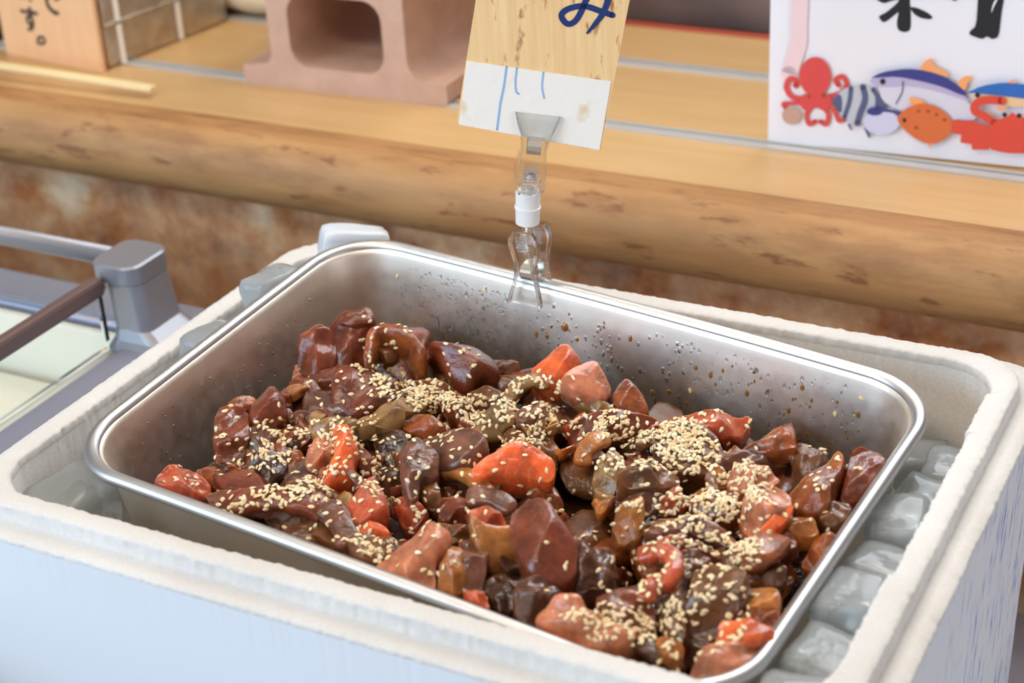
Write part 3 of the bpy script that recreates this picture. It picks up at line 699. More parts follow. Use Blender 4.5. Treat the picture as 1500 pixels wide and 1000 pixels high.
    Lm('brown rough slab leaning on the right wall', 'red', [(1250,664),(1264,652),(1292,668),(1286,700),(1258,730),(1231,734),(1240,695)], z=-.006, th=.03)
    Lm('brown seeded fish below the slab on the right wall', 'brown', [(1211,736),(1248,736),(1236,764),(1216,770),(1200,758)], z=-.012, th=.024)
    Lm('pale pink-orange salmon chunk heavily seeded at right of centre', 'pink', [(1087,730),(1105,712),(1130,706),(1152,725),(1154,742),(1130,764),(1107,786),(1085,768)], z=-.004, th=.026, dome=.18)
    Lm('bright orange cut edge on the right of the pale salmon chunk', 'salmon', [(1154,738),(1162,742),(1145,768),(1126,788),(1107,797),(1108,784),(1132,756)], z=-.006, th=.02, rough=.4)
    Lm('pink seeded fish just above the pale salmon chunk', 'pink', [(1064,688),(1095,682),(1123,680),(1137,699),(1112,711),(1084,714),(1066,703)], z=-.008, th=.022)
    Lm('amber-brown slice under the bright orange cut edge', 'amber', [(1143,768),(1162,751),(1194,761),(1197,777),(1167,782)], z=-.012)
    Lm('red-brown scrap by the right rim below the amber slice', 'red', [(1128,786),(1158,777),(1166,796),(1150,812),(1128,804)], z=-.016)
    Lm('orange-brown fish end by the right rim', 'rust', [(1194,792),(1220,778),(1218,808),(1190,830),(1172,826)], z=-.012)
    # --- right of centre
    Lm('tan translucent fish end left of the double-lobed piece', 'tan', [(869,694),(880,676),(892,662),(910,669),(913,697),(892,720),(876,712)], z=-.012, th=.026)
    Lm('double-lobed amber-brown fish under seeds right of the puddle', 'brown', [(910,694),(925,682),(943,674),(982,686),(997,692),(995,706),(978,713),(941,714),(913,708)], z=-.006, th=.026, dome=.22)
    Lm('amber slice tip hanging over the puddle', 'amber', [(873,742),(884,730),(896,721),(898,732),(882,752),(874,751)], z=-.016)
    Lm('dull amber fish block standing beside the puddle', 'amber', [(907,744),(925,736),(940,730),(943,760),(940,785),(909,795),(902,766)], z=-.012, th=.03, tilt=(0,.35))
    Lm('brown folded fish below the double-lobed piece', 'mauve', [(900,720),(930,712),(965,716),(968,735),(944,748),(915,738),(900,745)], z=-.014, th=.026)
    Lm('seeded reddish fish at right of the amber block', 'redorange', [(967,732),(982,720),(997,711),(1001,742),(969,750)], z=-.010, th=.024)
    Lm('long mauve fish slab under seeds above the salmon hook', 'mauve', [(950,770),(960,757),(987,748),(1033,760),(1060,774),(1084,800),(1056,785),(996,781),(955,786)], z=-.008, th=.024, dome=.14)
    Lm('dark seeded fish between the pale salmon chunk and red scrap', 'red', [(1000,722),(1030,716),(1070,726),(1086,750),(1060,764),(1020,752)], z=-.012, th=.03)
    S('rust-brown bent strip left of the right rim', 'rust', [(1090,822,0),(1108,814,.003),(1126,802,.002),(1140,790,-.002)], .0085, .005, z=-.010)
    Lm('brown fish tucked at the right rim above the amber knob', 'brown', [(1096,834),(1120,822),(1150,824),(1150,850),(1120,858),(1098,852)], z=-.018)
    Lm('brown fish under the largest red wedge beside the puddle', 'rust', [(800,700),(812,712),(824,740),(812,752),(790,736),(770,720),(782,706)], z=-.024)
mk_fish_pile()
NVIS = len(PIECES)
# darker pieces lower in the tray
def mk_lower():
    k = 0
    for i in range(11):
        for j in range(7):
            lx = -THX + .034 + (i + .5 + random.uniform(-.3, .3)) * (2 * THX - .068) / 11
            ly = -THY + .034 + (j + .5 + random.uniform(-.3, .3)) * (2 * THY - .068) / 7
            p = TM @ Vector((lx, ly, -.05))
            if (Vector((p.x, p.y)) - Vector((.043, -.002))).length < .022: continue
            back = ly > THY - .062
            bm = bmesh.new(); bmesh.ops.create_icosphere(bm, subdivisions=3, radius=1)
            s = Vector((random.uniform(.020, .028), random.uniform(.014, .019), random.uniform(.010, .014)))
            R = Matrix.Rotation(random.uniform(0, PI), 3, 'Z') @ Matrix.Rotation(random.uniform(-.4, .4), 3, 'X')
            sd = Vector((k * 5.1, 2, 7)); pl = [(Vector((random.gauss(0, 1), random.gauss(0, 1), random.gauss(0, .7))).normalized(), random.uniform(.45, .75)) for _ in range(6)]
            for v in bm.verts:
                d = v.co.copy(); r = 1 + .30 * noise.noise(d * 1.2 + sd) + .12 * noise.noise(d * 3 + sd)
                q = Vector([math.copysign(abs(c) ** .8, c) for c in d]) * r
                for cv, ck in pl:
                    e_ = q.dot(cv) - ck
                    if e_ > 0: q = q - cv * e_ * .9
                v.co = R @ Vector((q.x * s.x, q.y * s.y, q.z * s.z))
            z = -.036 + random.uniform(-.004, .004) + (.006 if lx < -.10 and ly > 0 else 0)
            kind = random.choice(['dark', 'brown', 'red', 'purple', 'red', 'brown', 'rust'])
            o = from_bm('fish_piece', bm, 'fish_' + kind, None, (p.x, p.y, z), True)
            tag(o, 'dark sauce-soaked fish piece low in the tray, mostly buried under others', 'fish', 'buried fish pieces'); PIECES.append(o); k += 1
mk_lower()

def mk_scraps():
    V = []; F = []; owner = []
    for oi_, o in enumerate(PIECES):
        owner += [oi_] * len(o.data.polygons)
        off = len(V); V += [o.location + v.co for v in o.data.vertices]; F += [tuple(i + off for i in p.vertices) for p in o.data.polygons]
    bvh = BVHTree.FromPolygons(V, F); rs = random.Random(11); n = 0; tries = 0
    while n < 95 and tries < 4000:
        tries += 1
        lx = rs.uniform(-THX + .04, THX - .035); ly = rs.uniform(-THY + .05, THY - .045); p = TM @ Vector((lx, ly, 0))
        hit = bvh.ray_cast(Vector((p.x, p.y, .2)), Vector((0, 0, -1)), .5)
        if hit[0] is None: continue
        idx = owner[hit[2]]
        if any(k in PIECES[idx].data.materials[0].name for k in ('salmon', 'fish_orange', 'redorange', 'amber', 'pink')): continue
        # only where the pile dips between higher neighbours
        hs = []
        for k in range(6):
            a = PI * k / 3; h = bvh.ray_cast(Vector((p.x + .010 * math.cos(a), p.y + .010 * math.sin(a), .2)), Vector((0, 0, -1)), .5)
            hs.append(h[0].z if h[0] else -.06)
        if sum(h > hit[0].z + .0035 for h in hs) < 3: continue
        z = hit[0].z + .0035; L0 = rs.uniform(.010, .019); a = rs.uniform(0, PI); bend = rs.uniform(-.006, .006)
        bm = bmesh.new(); bmesh.ops.create_cube(bm, size=1); bmesh.ops.subdivide_edges(bm, edges=bm.edges[:], cuts=5, use_grid_fill=True)
        wd = rs.uniform(.007, .012); th = rs.uniform(.004, .007); tp = rs.uniform(.2, .75); sd = Vector((n * 7.7, 1, 2))
        R = Matrix.Rotation(a, 3, 'Z') @ Matrix.Rotation(rs.uniform(-.6, .6), 3, 'X') @ Matrix.Rotation(rs.uniform(-.5, .5), 3, 'Y')
        for v in bm.verts:
            c = v.co * 2; x, y, zz = c
            q = Vector((x * L0 / 2, y * wd / 2 * (1 - tp * (x + 1) / 2), zz * th / 2 + bend * x * x))
            d = c.normalized(); l4 = (abs(x) ** 6 + abs(y) ** 6 + abs(zz) ** 6) ** (1 / 6)
            q *= max(abs(x), abs(y), abs(zz)) / l4
            q += d * .0016 * noise.noise(q * 170 + sd); v.co = R @ q
        o = from_bm('fish_piece', bm, 'fish_' + rs.choice(['brown', 'rust', 'amber', 'red', 'tan', 'mauve', 'red', 'brown', 'dark']), None, (p.x, p.y, z), True)
        tag(o, 'small sauce-stained scrap of fish wedged between larger pieces', 'fish', 'small fish scraps'); PIECES.append(o); n += 1
mk_scraps()

# ------------------------------------------------------------------ sesame seeds
def seed_mesh():
    V = []; F = []; nu, nv = 8, 5
    for j in range(nv + 1):
        t = j / nv; x = -1 + 2 * t
        w = math.sqrt(max(0, 1 - x * x)) * (1 - .28 * x)
        if j in (0, nv): w = .10
        for k in range(nu):
            a = 2 * PI * k / nu; V.append((x * .00178, w * math.cos(a) * .00105, w * math.sin(a) * .00048))
    for j in range(nv):
        for k in range(nu): F.append((j * nu + k, j * nu + (k + 1) % nu, (j + 1) * nu + (k + 1) % nu, (j + 1) * nu + k))
    F.append(tuple(range(nu))); F.append(tuple(range(nv * nu, nv * nu + nu)))
    return V, F
CL = [(410,632,28,16,60),(385,658,33,18,42),(345,742,60,14,55),(430,722,55,16,95),(462,700,38,14,50),(478,638,45,22,60),(530,650,34,50,55),(556,556,36,18,55),
      (600,572,50,20,130),(655,586,46,19,165),(700,602,50,20,125),(782,586,38,20,140),(800,620,36,20,60),(757,645,32,17,60),(880,625,42,20,80),(930,640,46,22,105),
      (988,645,42,22,165),(1012,668,36,20,100),(960,692,46,13,62),(903,682,36,13,55),(1085,698,40,14,75),(1030,735,55,18,110),(990,757,54,18,85),(1062,745,46,22,95),
      (1104,740,38,22,75),(1000,790,46,18,50),(1042,800,55,22,45),(1090,815,22,12,45),(1060,850,55,36,45),(980,890,46,46,65),(960,925,36,13,40),(890,915,56,18,65),
      (540,800,38,18,42),(545,725,36,46,36),(610,745,40,20,18),(500,480,40,30,8),(690,520,40,20,8),(575,510,40,18,20),(1200,720,60,50,26),(850,860,60,40,14),(1050,615,50,12,12),
      (700,690,60,40,16),(330,640,25,50,14),(280,700,50,20,14),(640,830,60,40,14),(450,780,40,20,16),(1085,935,40,30,26),(930,800,60,40,16),(1000,960,40,16,22),(640,660,180,110,120),(1000,780,150,140,150),(460,660,130,90,90)]
SEEDPOS = []
def mk_seeds():
    V = []; F = []
    for o in PIECES + [POOL]:
        mw = Matrix.Translation(o.location); off = len(V)
        V += [mw @ v.co for v in o.data.vertices]; F += [tuple(i + off for i in p.vertices) for p in o.data.polygons]
    bvh = BVHTree.FromPolygons(V, F)
    TI = TM.inverted()
    for (u, v, ru, rv, n) in CL:
        for _ in range(int(n * 1.25)):
            r = math.sqrt(random.random()) if random.random() < .6 else abs(random.gauss(0, .55)); a = random.uniform(0, 2 * PI)
            uu, vv = u + ru * 1.22 * r * math.cos(a), v + rv * 1.25 * r * math.sin(a)
            p = onz(uu, vv, -.016); tc = (CAM - p).normalized(); d = -(UP * .5 + tc * .75).normalized()
            hit = bvh.ray_cast(p - d * .12, d, .3)
            if hit[0] is None: continue
            loc, nor = hit[0], hit[1]
            if nor.dot(UP) < .05 and random.random() < .7: continue
            lt = TI @ loc
            if abs(lt.x) > THX - .012 or abs(lt.y) > THY - .012: continue
            if nor.dot(d) > 0: nor = -nor
            if loc.z < -.0495 and random.random() < .5: continue
            SEEDPOS.append((loc, nor))
    sv, sf = seed_mesh()
    SP = []
    grid = {}
    for loc, nor in SEEDPOS:
        key = (int(loc.x / .0022), int(loc.y / .0022)); lvl = grid.get(key, 0); grid[key] = lvl + 1
        if lvl > 1: continue
        x = Vector((random.gauss(0, 1), random.gauss(0, 1), random.gauss(0, .3))); nn = (nor + Vector((random.gauss(0, .22), random.gauss(0, .22), random.gauss(0, .1)))).normalized()
        x = (x - nn * x.dot(nn)).normalized(); y = nn.cross(x); sc = random.uniform(.88, 1.12)
        M = Matrix((x, y, nn)).transposed().to_4x4(); M.translation = loc + nor * (.00028 + lvl * .0007)
        SP.append((M @ Matrix.Scale(sc, 4), (loc - CAM).length))
    # seeds stuck on the steel walls
    SP.sort(key=lambda t: t[1])
    base = bpy.data.meshes.new('sesame_seed'); base.from_pydata(sv, [], sf); base.update()
    base.polygons.foreach_set('use_smooth', [True] * len(base.polygons)); base.materials.append(MATS['sesame'])
    for M, dd in SP[:300]:
        o = bpy.data.objects.new('sesame_seed', base); COL.objects.link(o); o.matrix_world = M
        tag(o, 'pale toasted sesame seed sprinkled on the marinated fish nearest the viewer', 'seed', 'sesame seeds on the fish')
    A = np.array(sv); VV = []; FF = []
    for M, dd in SP[300:]:
        Mn = np.array(M); off = len(VV) * len(sv)
        VV.append(A @ Mn[:3, :3].T + Mn[:3, 3]); FF += [tuple(i + off for i in f) for f in sf]
    VV = np.concatenate(VV); c = Vector((0, 0, -.02))
    o = from_py('sesame_seeds', [tuple(v - np.array(c)) for v in VV], FF, 'sesame', None, c, True, fix=False)
    tag(o, 'dense sprinkling of toasted sesame seeds over the rest of the marinated fish', 'seeds', None, 'stuff')
    return base, len(SP)
SEEDMESH, NSEED = mk_seeds()
print('pieces', len(PIECES), 'visible', NVIS, 'seeds', NSEED)

# droplets and seeds on the inside of the tray walls
def wall_point(side, t, z):
    """point and normal (world) on the inner wall; side 'back'/'left'/'right', t in -1..1 along it"""
    ins = .0066 + .0105 * (-z - .006) / .08
    if side == 'back': x, y, n = t * (THX - TR), THY - ins, Vector((0, -1, .13))
    elif side == 'left': x, y, n = -THX + ins, t * (THY - TR), Vector((1, 0, .13))
    else: x, y, n = THX - ins, t * (THY - TR), Vector((-1, 0, .13))
    p = Vector((x, y, twarp(x, y, z))); return p, n.normalized()
def mk_drops():
    def build(name, mat, items, label):
        VV = []; FF = []
        for p, n, r, el in items:
            e1 = n.cross(UP).normalized(); e2 = n.cross(e1); base = len(VV)
            for j, (q, h) in enumerate(((1, -.05), (.85, .3), (.45, .52))):
                for k in range(8):
                    a = 2 * PI * k / 8
                    VV.append(p + e1 * (q * r * math.cos(a)) + e2 * (q * r * el * math.sin(a)) + n * (h * r))
            VV.append(p + n * r * .58)
            for j in range(2):
                for k in range(8): FF.append((base + j * 8 + k, base + j * 8 + (k + 1) % 8, base + j * 8 + 8 + (k + 1) % 8, base + j * 8 + 8 + k))
            for k in range(8): FF.append((base + 16 + k, base + 16 + (k + 1) % 8, base + 24))
        o = from_py(name, VV, FF, mat, TRAY, smooth=True); o['kind'] = 'stuff'; o['label'] = label
    it = []
    for _ in range(300):
        t = random.uniform(-1, 1); z = -.008 - .045 * random.random()
        if t < -.55 and random.random() < .0: continue
        p, n = wall_point('back', t, z); it.append((p, n, random.choice([.0005, .0007, .0009, .0012]), random.uniform(1.2, 2.2)))
    for _ in range(260):
        t = random.gauss(-.68, .16); z = -.008 - .04 * random.random()
        if abs(t) < 1: p, n = wall_point('back', t, z); it.append((p, n, random.choice([.0005, .0006, .0009]), 1.2))
    for _ in range(60):
        p, n = wall_point('left', random.uniform(-1, 1), -.012 - .035 * random.random()); it.append((p, n, .0006, 1.3))
    for _ in range(120):
        p, n = wall_point('right', random.uniform(.2, 1), -.010 - .035 * random.random()); it.append((p, n, random.choice([.0006, .001]), 1.4))
    build('water_droplets', 'water', it, 'fine clear condensation on the inside walls')
    it = []
    for _ in range(60):
        t = random.uniform(-.35, 1); z = -.007 - .042 * random.random() ** .8
        p, n = wall_point('back', t, z); it.append((p, n, random.choice([.0005, .0007, .0009, .0014]), random.uniform(1.2, 2.0)))
    p, n = wall_point('back', -.215, -.020); it.append((p, n, .0028, 1.25))
    build('sauce_droplets', 'sauce_drop', it, 'amber sauce splashes on the back wall')
    for side, t, z, lab in (('back', -1.0, -.016, 'lone sesame seed high on the steel back wall at the left corner'), ('back', -.58, -.010, 'lone sesame seed just under the back rim left of the clip'),
                       ('back', .33, -.038, 'lone sesame seed low on the back wall right of centre'), ('back', .90, -.026, 'lone sesame seed on the back wall near the right corner'),
                       ('back', .99, -.012, 'lone sesame seed under the rim at the back right corner')):
        p, n = wall_point(side, t, z); o = bpy.data.objects.new('sesame_seed', SEEDMESH); COL.objects.link(o)
        x = Vector((random.uniform(-1, 1), .1, random.uniform(-1, 1))); x = (x - n * x.dot(n)).normalized(); y = n.cross(x)
        M = Matrix((x, y, n)).transposed().to_4x4(); M.translation = p + n * .0005
        o.matrix_world = TM @ M; tag(o, lab, 'seed')
mk_drops()

# ------------------------------------------------------------------ ice
ICEMESH = []
def mk_icemeshes():
    for k in range(4):
        bm = box_bm(.036, .034, .030, 0); bmesh.ops.subdivide_edges(bm, edges=bm.edges[:], cuts=5, use_grid_fill=True)
        for v in bm.verts:
            p = v.co.copy(); s = Vector((p.x / .018, p.y / .017, p.z / .015)); L_ = max(abs(s.x), abs(s.y), abs(s.z)); l4 = (abs(s.x) ** 9 + abs(s.y) ** 9 + abs(s.z) ** 9) ** (1 / 9)
            p *= L_ / l4; p *= 1 + .10 * noise.noise(p * 60 + Vector((k * 3, 0, 0))); v.co = p
        bmesh.ops.recalc_face_normals(bm, faces=bm.faces[:]); me = bpy.data.meshes.new('ice_cube'); bm.to_mesh(me); bm.free()
        me.polygons.foreach_set('use_smooth', [True] * len(me.polygons)); me.materials.append(MATS['ice']); ICEMESH.append(me)
mk_icemeshes()
def ice(x, y, z, rz, s=1.0, label=None, tilt=(0, 0), group=None, k=None):
    o = bpy.data.objects.new('ice_cube', ICEMESH[random.randrange(4) if k is None else k]); COL.objects.link(o)
    o.location = (x, y, z); o.rotation_euler = (tilt[0], tilt[1], rz); o.scale = s if hasattr(s, '__len__') else (s, s, s)
    tag(o, label or 'clear ice cube packed underneath the steel tray', 'ice', group or (None if label else 'ice under the tray')); return o
ice(.2165, .098, -.044, .1, (.7, 1.1, 1), 'clear ice cube in the right gap nearest the back corner')
ice(.2145, .058, -.040, -.15, (.8, 1.0, 1), 'ice cube in the right gap, second from the back corner', (.1, .1))
ice(.2135, .020, -.030, .12, (.85, 1.05, 1.05), 'large ice cube filling the middle of the right gap', (.1, -.12))
ice(.2135, -.018, -.034, -.08, (.85, 1.0, 1), 'ice cube with a round hollow in the right gap, in front of the middle one', (-.1, .1))
ice(.2125, -.055, -.028, .05, (.9, 1.0, 1.05), 'big rounded grey ice cube in the right gap towards the viewer', (.05, -.1))
ice(.2115, -.094, -.036, -.1, (.95, 1.0, 1), 'ice cube in the right gap, second from the front corner', (.1, .12))
ice(.2105, -.130, -.034, .2, (1.0, .9, 1), 'ice cube in the front right corner of the foam box', (-.1, .05))
ice(.150, .136, -.040, .1, (1.0, .6, 1.1), 'ice piece showing grey between back rim and right foam corner')
ice(.108, .138, -.046, -.05, (1.0, .55, 1.1), 'small ice piece peeking over the back rim right of centre')
ice(.195, .134, -.062, .4, (1, .9, 1), 'ice cube deep in the back right corner of the foam box')
ice(-.213, .018, -.008, 1.5, (1.1, .62, 1.1), 'wet ice piece wedged in the left gap beside the rim', (0, .1))
fi = ice(-.193, .150, .007, .75, (1.25, .62, 1.1), 'white frosted ice piece standing above the back left corner', (0, .2))
fm = fi.data.copy(); fm.name = 'ice_frosted'; fm.materials[0] = MATS['ice_frosted']; fi.data = fm
ice(-.211, .083, .003, 1.5, (1.15, .60, 1.0), 'bluish ice sliver on the left rim near the back left corner', (0, .1))
ice(-.208, -.124, -.034, -.12, (1.0, 1.3, 1.15), 'largest clear ice block in the front left corner', (.05, .15))
ice(-.2165, -.066, -.028, .05, (.62, 1.1, 1.0), 'clear ice cube in the left gap behind the largest block', (0, .1))
ice(-.165, -.143, -.052, .3, (1.0, .8, 1), 'broken ice piece under the front left rim beside the largest block')
for x in (-.15, -.09, -.03, .03, .09, .145):
    for y in (-.08, -.02, .04, .09):
        p = TM @ Vector((x, y, DEPTH)); h = p.z + .1495
        ice(x, y, -.148 + (h - .003) / 2, random.uniform(-.3, .3), (1.1, 1.1, (h - .003) / .030))

# ------------------------------------------------------------------ clip and wooden tag
YC = .1300
def frame(origin, yaw, lean):
    M = Matrix.Rotation(yaw, 4, 'Z') @ Matrix.Rotation(lean, 4, 'Y'); M.translation = origin; return M
NY = Vector((0, -1, 0))
Pb = onplane(772, 443, (0, YC - .0105, 0), NY); Pm = onplane(773, 303, (0, YC, 0), NY); Pt = onplane(790, 152, (0, YC, 0), NY)
def jaw_outline(h, wt, wn, wb):    # (x, z): gripping end at z=0, tail at z=h
    prof = [(0, wt), (.10, wt * .90), (.28, wn * 1.08), (.45, wn * .92), (.60, wn), (.78, wb), (.90, wb * .92), (1.0, wb * .62)]
    return [(-w / 2, t * h) for t, w in prof] + [(w / 2, t * h) for t, w in prof[::-1]]
def mk_clip(M, h, wt, wn, wb, label, flip):
    root = empty('clip', (0, 0, 0)); root.matrix_world = M
    tag(root, label, 'clip')
    s = -1 if flip else 1       # flip: grips downward
    def jaw(front):
        out = jaw_outline(h, wt, wn, wb); sg = -1 if front else 1
        def yy(t):   # distance of the jaw from the mid plane along its length
            return sg * (np.interp(t, [0, .08, .45, 1.0], [.0022, .0028, .0046, .0080] if flip else ([.0112, .0106, .0066, .0080] if front else [.0035, .0035, .0062, .0080])))
        V = []; F = []; n = len(out); T = .0010
        rows = [0, .06, .12, .25, .4, .55, .7, .82, .92, 1.0]
        prof_w = lambda t: np.interp(t, [0, .10, .28, .45, .60, .78, .90, 1.0], [wt, wt * .90, wn * 1.08, wn * .92, wn, wb, wb * .92, wb * .62])
        for t in rows:
            w = prof_w(t) / 2; y = yy(t)
            V += [(-w, y - T, t * h), (w, y - T, t * h), (w, y + T, t * h), (-w, y + T, t * h)]
        for i in range(len(rows) - 1):
            a, c = 4 * i, 4 * i + 4
            for k in range(4): F.append((a + k, a + (k + 1) % 4, c + (k + 1) % 4, c + k))
        F.append((0, 1, 2, 3)); m_ = 4 * (len(rows) - 1); F.append((m_, m_ + 1, m_ + 2, m_ + 3))
        # raised side ribs
        for sd in (-1, 1):
            b0 = len(V)
            for t in rows:
                w = prof_w(t) / 2 * sd; y = yy(t)
                V += [(w - .0006 * sd - .0007, y - T * 2.2, t * h), (w - .0006 * sd + .0007, y - T * 2.2, t * h), (w - .0006 * sd + .0007, y + T * 1.6, t * h), (w - .0006 * sd - .0007, y + T * 1.6, t * h)]
            for i in range(len(rows) - 1):
                a, c = b0 + 4 * i, b0 + 4 * i + 4
                for k in range(4): F.append((a + k, a + (k + 1) % 4, c + (k + 1) % 4, c + k))
            F.append((b0, b0 + 1, b0 + 2, b0 + 3)); F.append(tuple(b0 + m_ + k for k in range(4)))
        # grip ridges near the tail
        for j in range(5):
            z = h * (.74 + .045 * j); b0 = len(V); w = wn * .28; y = yy(z / h)
            V += [(-w, y - T * 1.9, z - .0005), (w, y - T * 1.9, z - .0005), (w, y, z - .0005), (-w, y, z - .0005), (-w, y - T * 1.9, z + .0005), (w, y - T * 1.9, z + .0005), (w, y, z + .0005), (-w, y, z + .0005)]
            F += [tuple(b0 + i for i in f) for f in ((0, 1, 2, 3), (4, 5, 6, 7), (0, 1, 5, 4), (1, 2, 6, 5), (2, 3, 7, 6), (3, 0, 4, 7))]
        V = [(x, y, s * z) for x, y, z in V]
        return from_py('jaw', V, F, 'clear_plastic', root)
    jaw(True); jaw(False)
    # metal spring bridging the jaws
    V = []; F = []; pr_ = []
    for k in range(9):
        a = PI * k / 8; pr_.append((-.0085 * math.cos(a) if False else 0, 0))
    loops = []
    zc = h * .40; sy = 1.0 if flip else 1.15
    for k in range(13):
        a = 2 * PI * k / 13
        loops.append([(x, .0082 * sy * math.cos(a), s * (zc + .0058 * math.sin(a))) for x in (-wn * .26, wn * .26)] + [(x, .0074 * sy * math.cos(a), s * (zc + .0050 * math.sin(a))) for x in (wn * .26, -wn * .26)])
    V, F = loft(loops, closed=True); o = from_py('spring', V, F, 'spring_metal', root, smooth=False); o['label'] = 'shiny bent metal spring'
    # stem toward the joint
    V, F = tube([(0, 0, s * h * .80), (0, 0, s * h * .93), (0, 0, s * (h + .0035)), (0, 0, s * (h + .0075))], [.0034, .0030, .0022, .0022], 12)
    from_py('stem', V, F, 'clear_plastic', root, smooth=True)
    return root
axL = (Pm - Pb); leanL = math.atan2(axL.x, axL.z)
axU = (Pt - Pm); leanU = math.atan2(axU.x, axU.z)
hj = .0208
HL = .046; HU = .048
jd = axL.normalized()
base_l = Pm - axL.normalized() * (hj / 2 + .004 + HL); base_l.y = YC
mk_clip(frame(base_l, math.radians(-4.4), leanL), HL, .0235, .0150, .0205, 'clear plastic clip gripping the back rim of the steel tray', False)
YAWU = math.radians(27)
top_u = Pm + axU.normalized() * (hj / 2 + .003 + HU); top_u.y = YC
mk_clip(frame(top_u, YAWU, leanU), HU, .0265, .0158, .0200, 'clear plastic clip holding up the wooden tag', True)
j = empty('swivel_joint', Pm); j.rotation_euler = (0, (leanL + leanU) / 2, 0); tag(j, 'white plastic swivel joint linking the two clear clips', 'joint')
lp = []
for z, r in ((-.0104, .0068), (-.0102, .0072), (-.0010, .0074), (-.0008, .0079), (.0006, .0079), (.0008, .0074), (.0100, .0074), (.0104, .0069)):
    lp.append([(r * math.cos(2 * PI * k / 28), r * math.sin(2 * PI * k / 28), z) for k in range(28)])
V, F = loft(lp, True, True); from_py('sleeve', V, F, 'white_plastic', j)
V, F = tube([(.0, 0, .0100), (0, 0, .0118)], .0045, 16); from_py('collar', V, F, 'clear_plastic', j)

# tag
NT = Vector((math.sin(YAWU), -math.cos(YAWU), 0)); PT = Vector((top_u.x, YC, 0))
TX = Vector((math.cos(YAWU), math.sin(YAWU), 0))
def on_tag(u, v): p = onplane(u, v, PT, NT); return Vector(((p - PT).dot(TX), p.z))
bl, br, tl, tr = on_tag(669, 178), on_tag(879, 221), on_tag(697, 0), on_tag(922, 0)
tl = bl + (tl - bl) * 1.6; tr = br + (tr - br) * 1.5
print('tag angle', math.degrees((br - bl).angle(tl - bl)), (br - bl).length)
TAG = empty('wooden_tag', (PT.x, PT.y, bl.y)); TAG.rotation_euler = (0, 0, YAWU)
tag(TAG, 'wooden tag with blue handwriting held up by the clear clip', 'sign')
def tagpoly(name, pts, y0, y1, mat, parent, label=None, bl_=bl):
    V, F = prism([(p[0], p[1] - bl_.y) for p in pts], y0, y1); o = from_py(name, V, F, mat, parent)
    if label: o['label'] = label
    return o
tagpoly('board', [bl, br, tr, tl], -.0013, .0013, 'tag_wood', TAG)
TAPE = tagpoly('tape', [on_tag(672, 181), on_tag(878, 218), on_tag(895, 118), on_tag(684, 88)], -.0017, -.0013, 'tape_white', TAG, 'wrinkled whitish tape across the bottom of the tag')
def ribbon(pts, wid, n=6):
    P = [Vector((p[0], p[1])) for p in pts]; Q = []; WD = []
    for i in range(len(P) - 1):
        a, b_, c, d = P[max(i - 1, 0)], P[i], P[i + 1], P[min(i + 2, len(P) - 1)]
        for k in range(n):
            t = k / n; Q.append(.5 * ((2 * b_) + (c - a) * t + (2 * a - 5 * b_ + 4 * c - d) * t * t + (3 * b_ - a - 3 * c + d) * t ** 3))
            w = wid if not hasattr(wid, '__len__') else wid[i] * (1 - t) + wid[i + 1] * t; WD.append(w)
    Q.append(P[-1]); WD.append(wid if not hasattr(wid, '__len__') else wid[-1])
    Lf, Rt = [], []
    for i, p in enumerate(Q):
        t = (Q[min(i + 1, len(Q) - 1)] - Q[max(i - 1, 0)]); t = t.normalized() if t.length > 0 else Vector((1, 0)); nn = Vector((-t.y, t.x))
        Lf.append(p + nn * WD[i] / 2); Rt.append(p - nn * WD[i] / 2)
    return Lf, Rt
def ribbon_obj(name, pts, wid, y, mat, parent, z0=0, label=None):
    Lf, Rt = ribbon(pts, wid); n = len(Lf)
    V = [(p.x, y, p.y - z0) for p in Lf] + [(p.x, y, p.y - z0) for p in Rt]
    F = [(i, i + 1, n + i + 1, n + i) for i in range(n - 1)]
    # round end caps
    for (a, c) in ((Lf[0], Rt[0]), (Lf[-1], Rt[-1])):
        m_ = (a + c) / 2; r = (a - c).length / 2; b0 = len(V)
        V += [(m_.x + r * math.cos(2 * PI * k / 12), y, m_.y + r * math.sin(2 * PI * k / 12) - z0) for k in range(12)]; F.append(tuple(range(b0, b0 + 12)))
    o = from_py(name, V, F, mat, parent, fix=False)
    if label: o['label'] = label
    return o
KPX = (br - bl).length / 214
ribbon_obj('lettering', [on_tag(*p) for p in ((832,-40),(850,-42),(866,-38),(863,-12),(857,2),(850,18),(842,30),(832,34),(824,27),(823,19),(832,12),(848,8),(862,9),(879,15),(897,21))], 8.5 * KPX, -.0016, 'blue_marker', TAG, bl.y, 'blue marker handwriting')
ribbon_obj('lettering', [on_tag(*p) for p in ((893,-22),(890,0),(883,18),(873,32),(860,47))], [8 * KPX, 9 * KPX, 8.5 * KPX, 7 * KPX, 3 * KPX], -.00175, 'blue_marker', TAG, bl.y, 'blue marker handwriting')
plain('tape_crease', srgb(150, 190, 235), .25)
for pts, w in ((((742,96),(738,125),(733,150),(728,188)), 3.0), (((757,98),(755,118),(756,132),(760,136)), 2.6), (((796,104),(794,125),(797,142)), 2.4)):
    ribbon_obj('tape_crease', [on_tag(*p) for p in pts], w * KPX, -.0019, 'tape_crease', TAPE, bl.y, 'bluish crease in the tape')

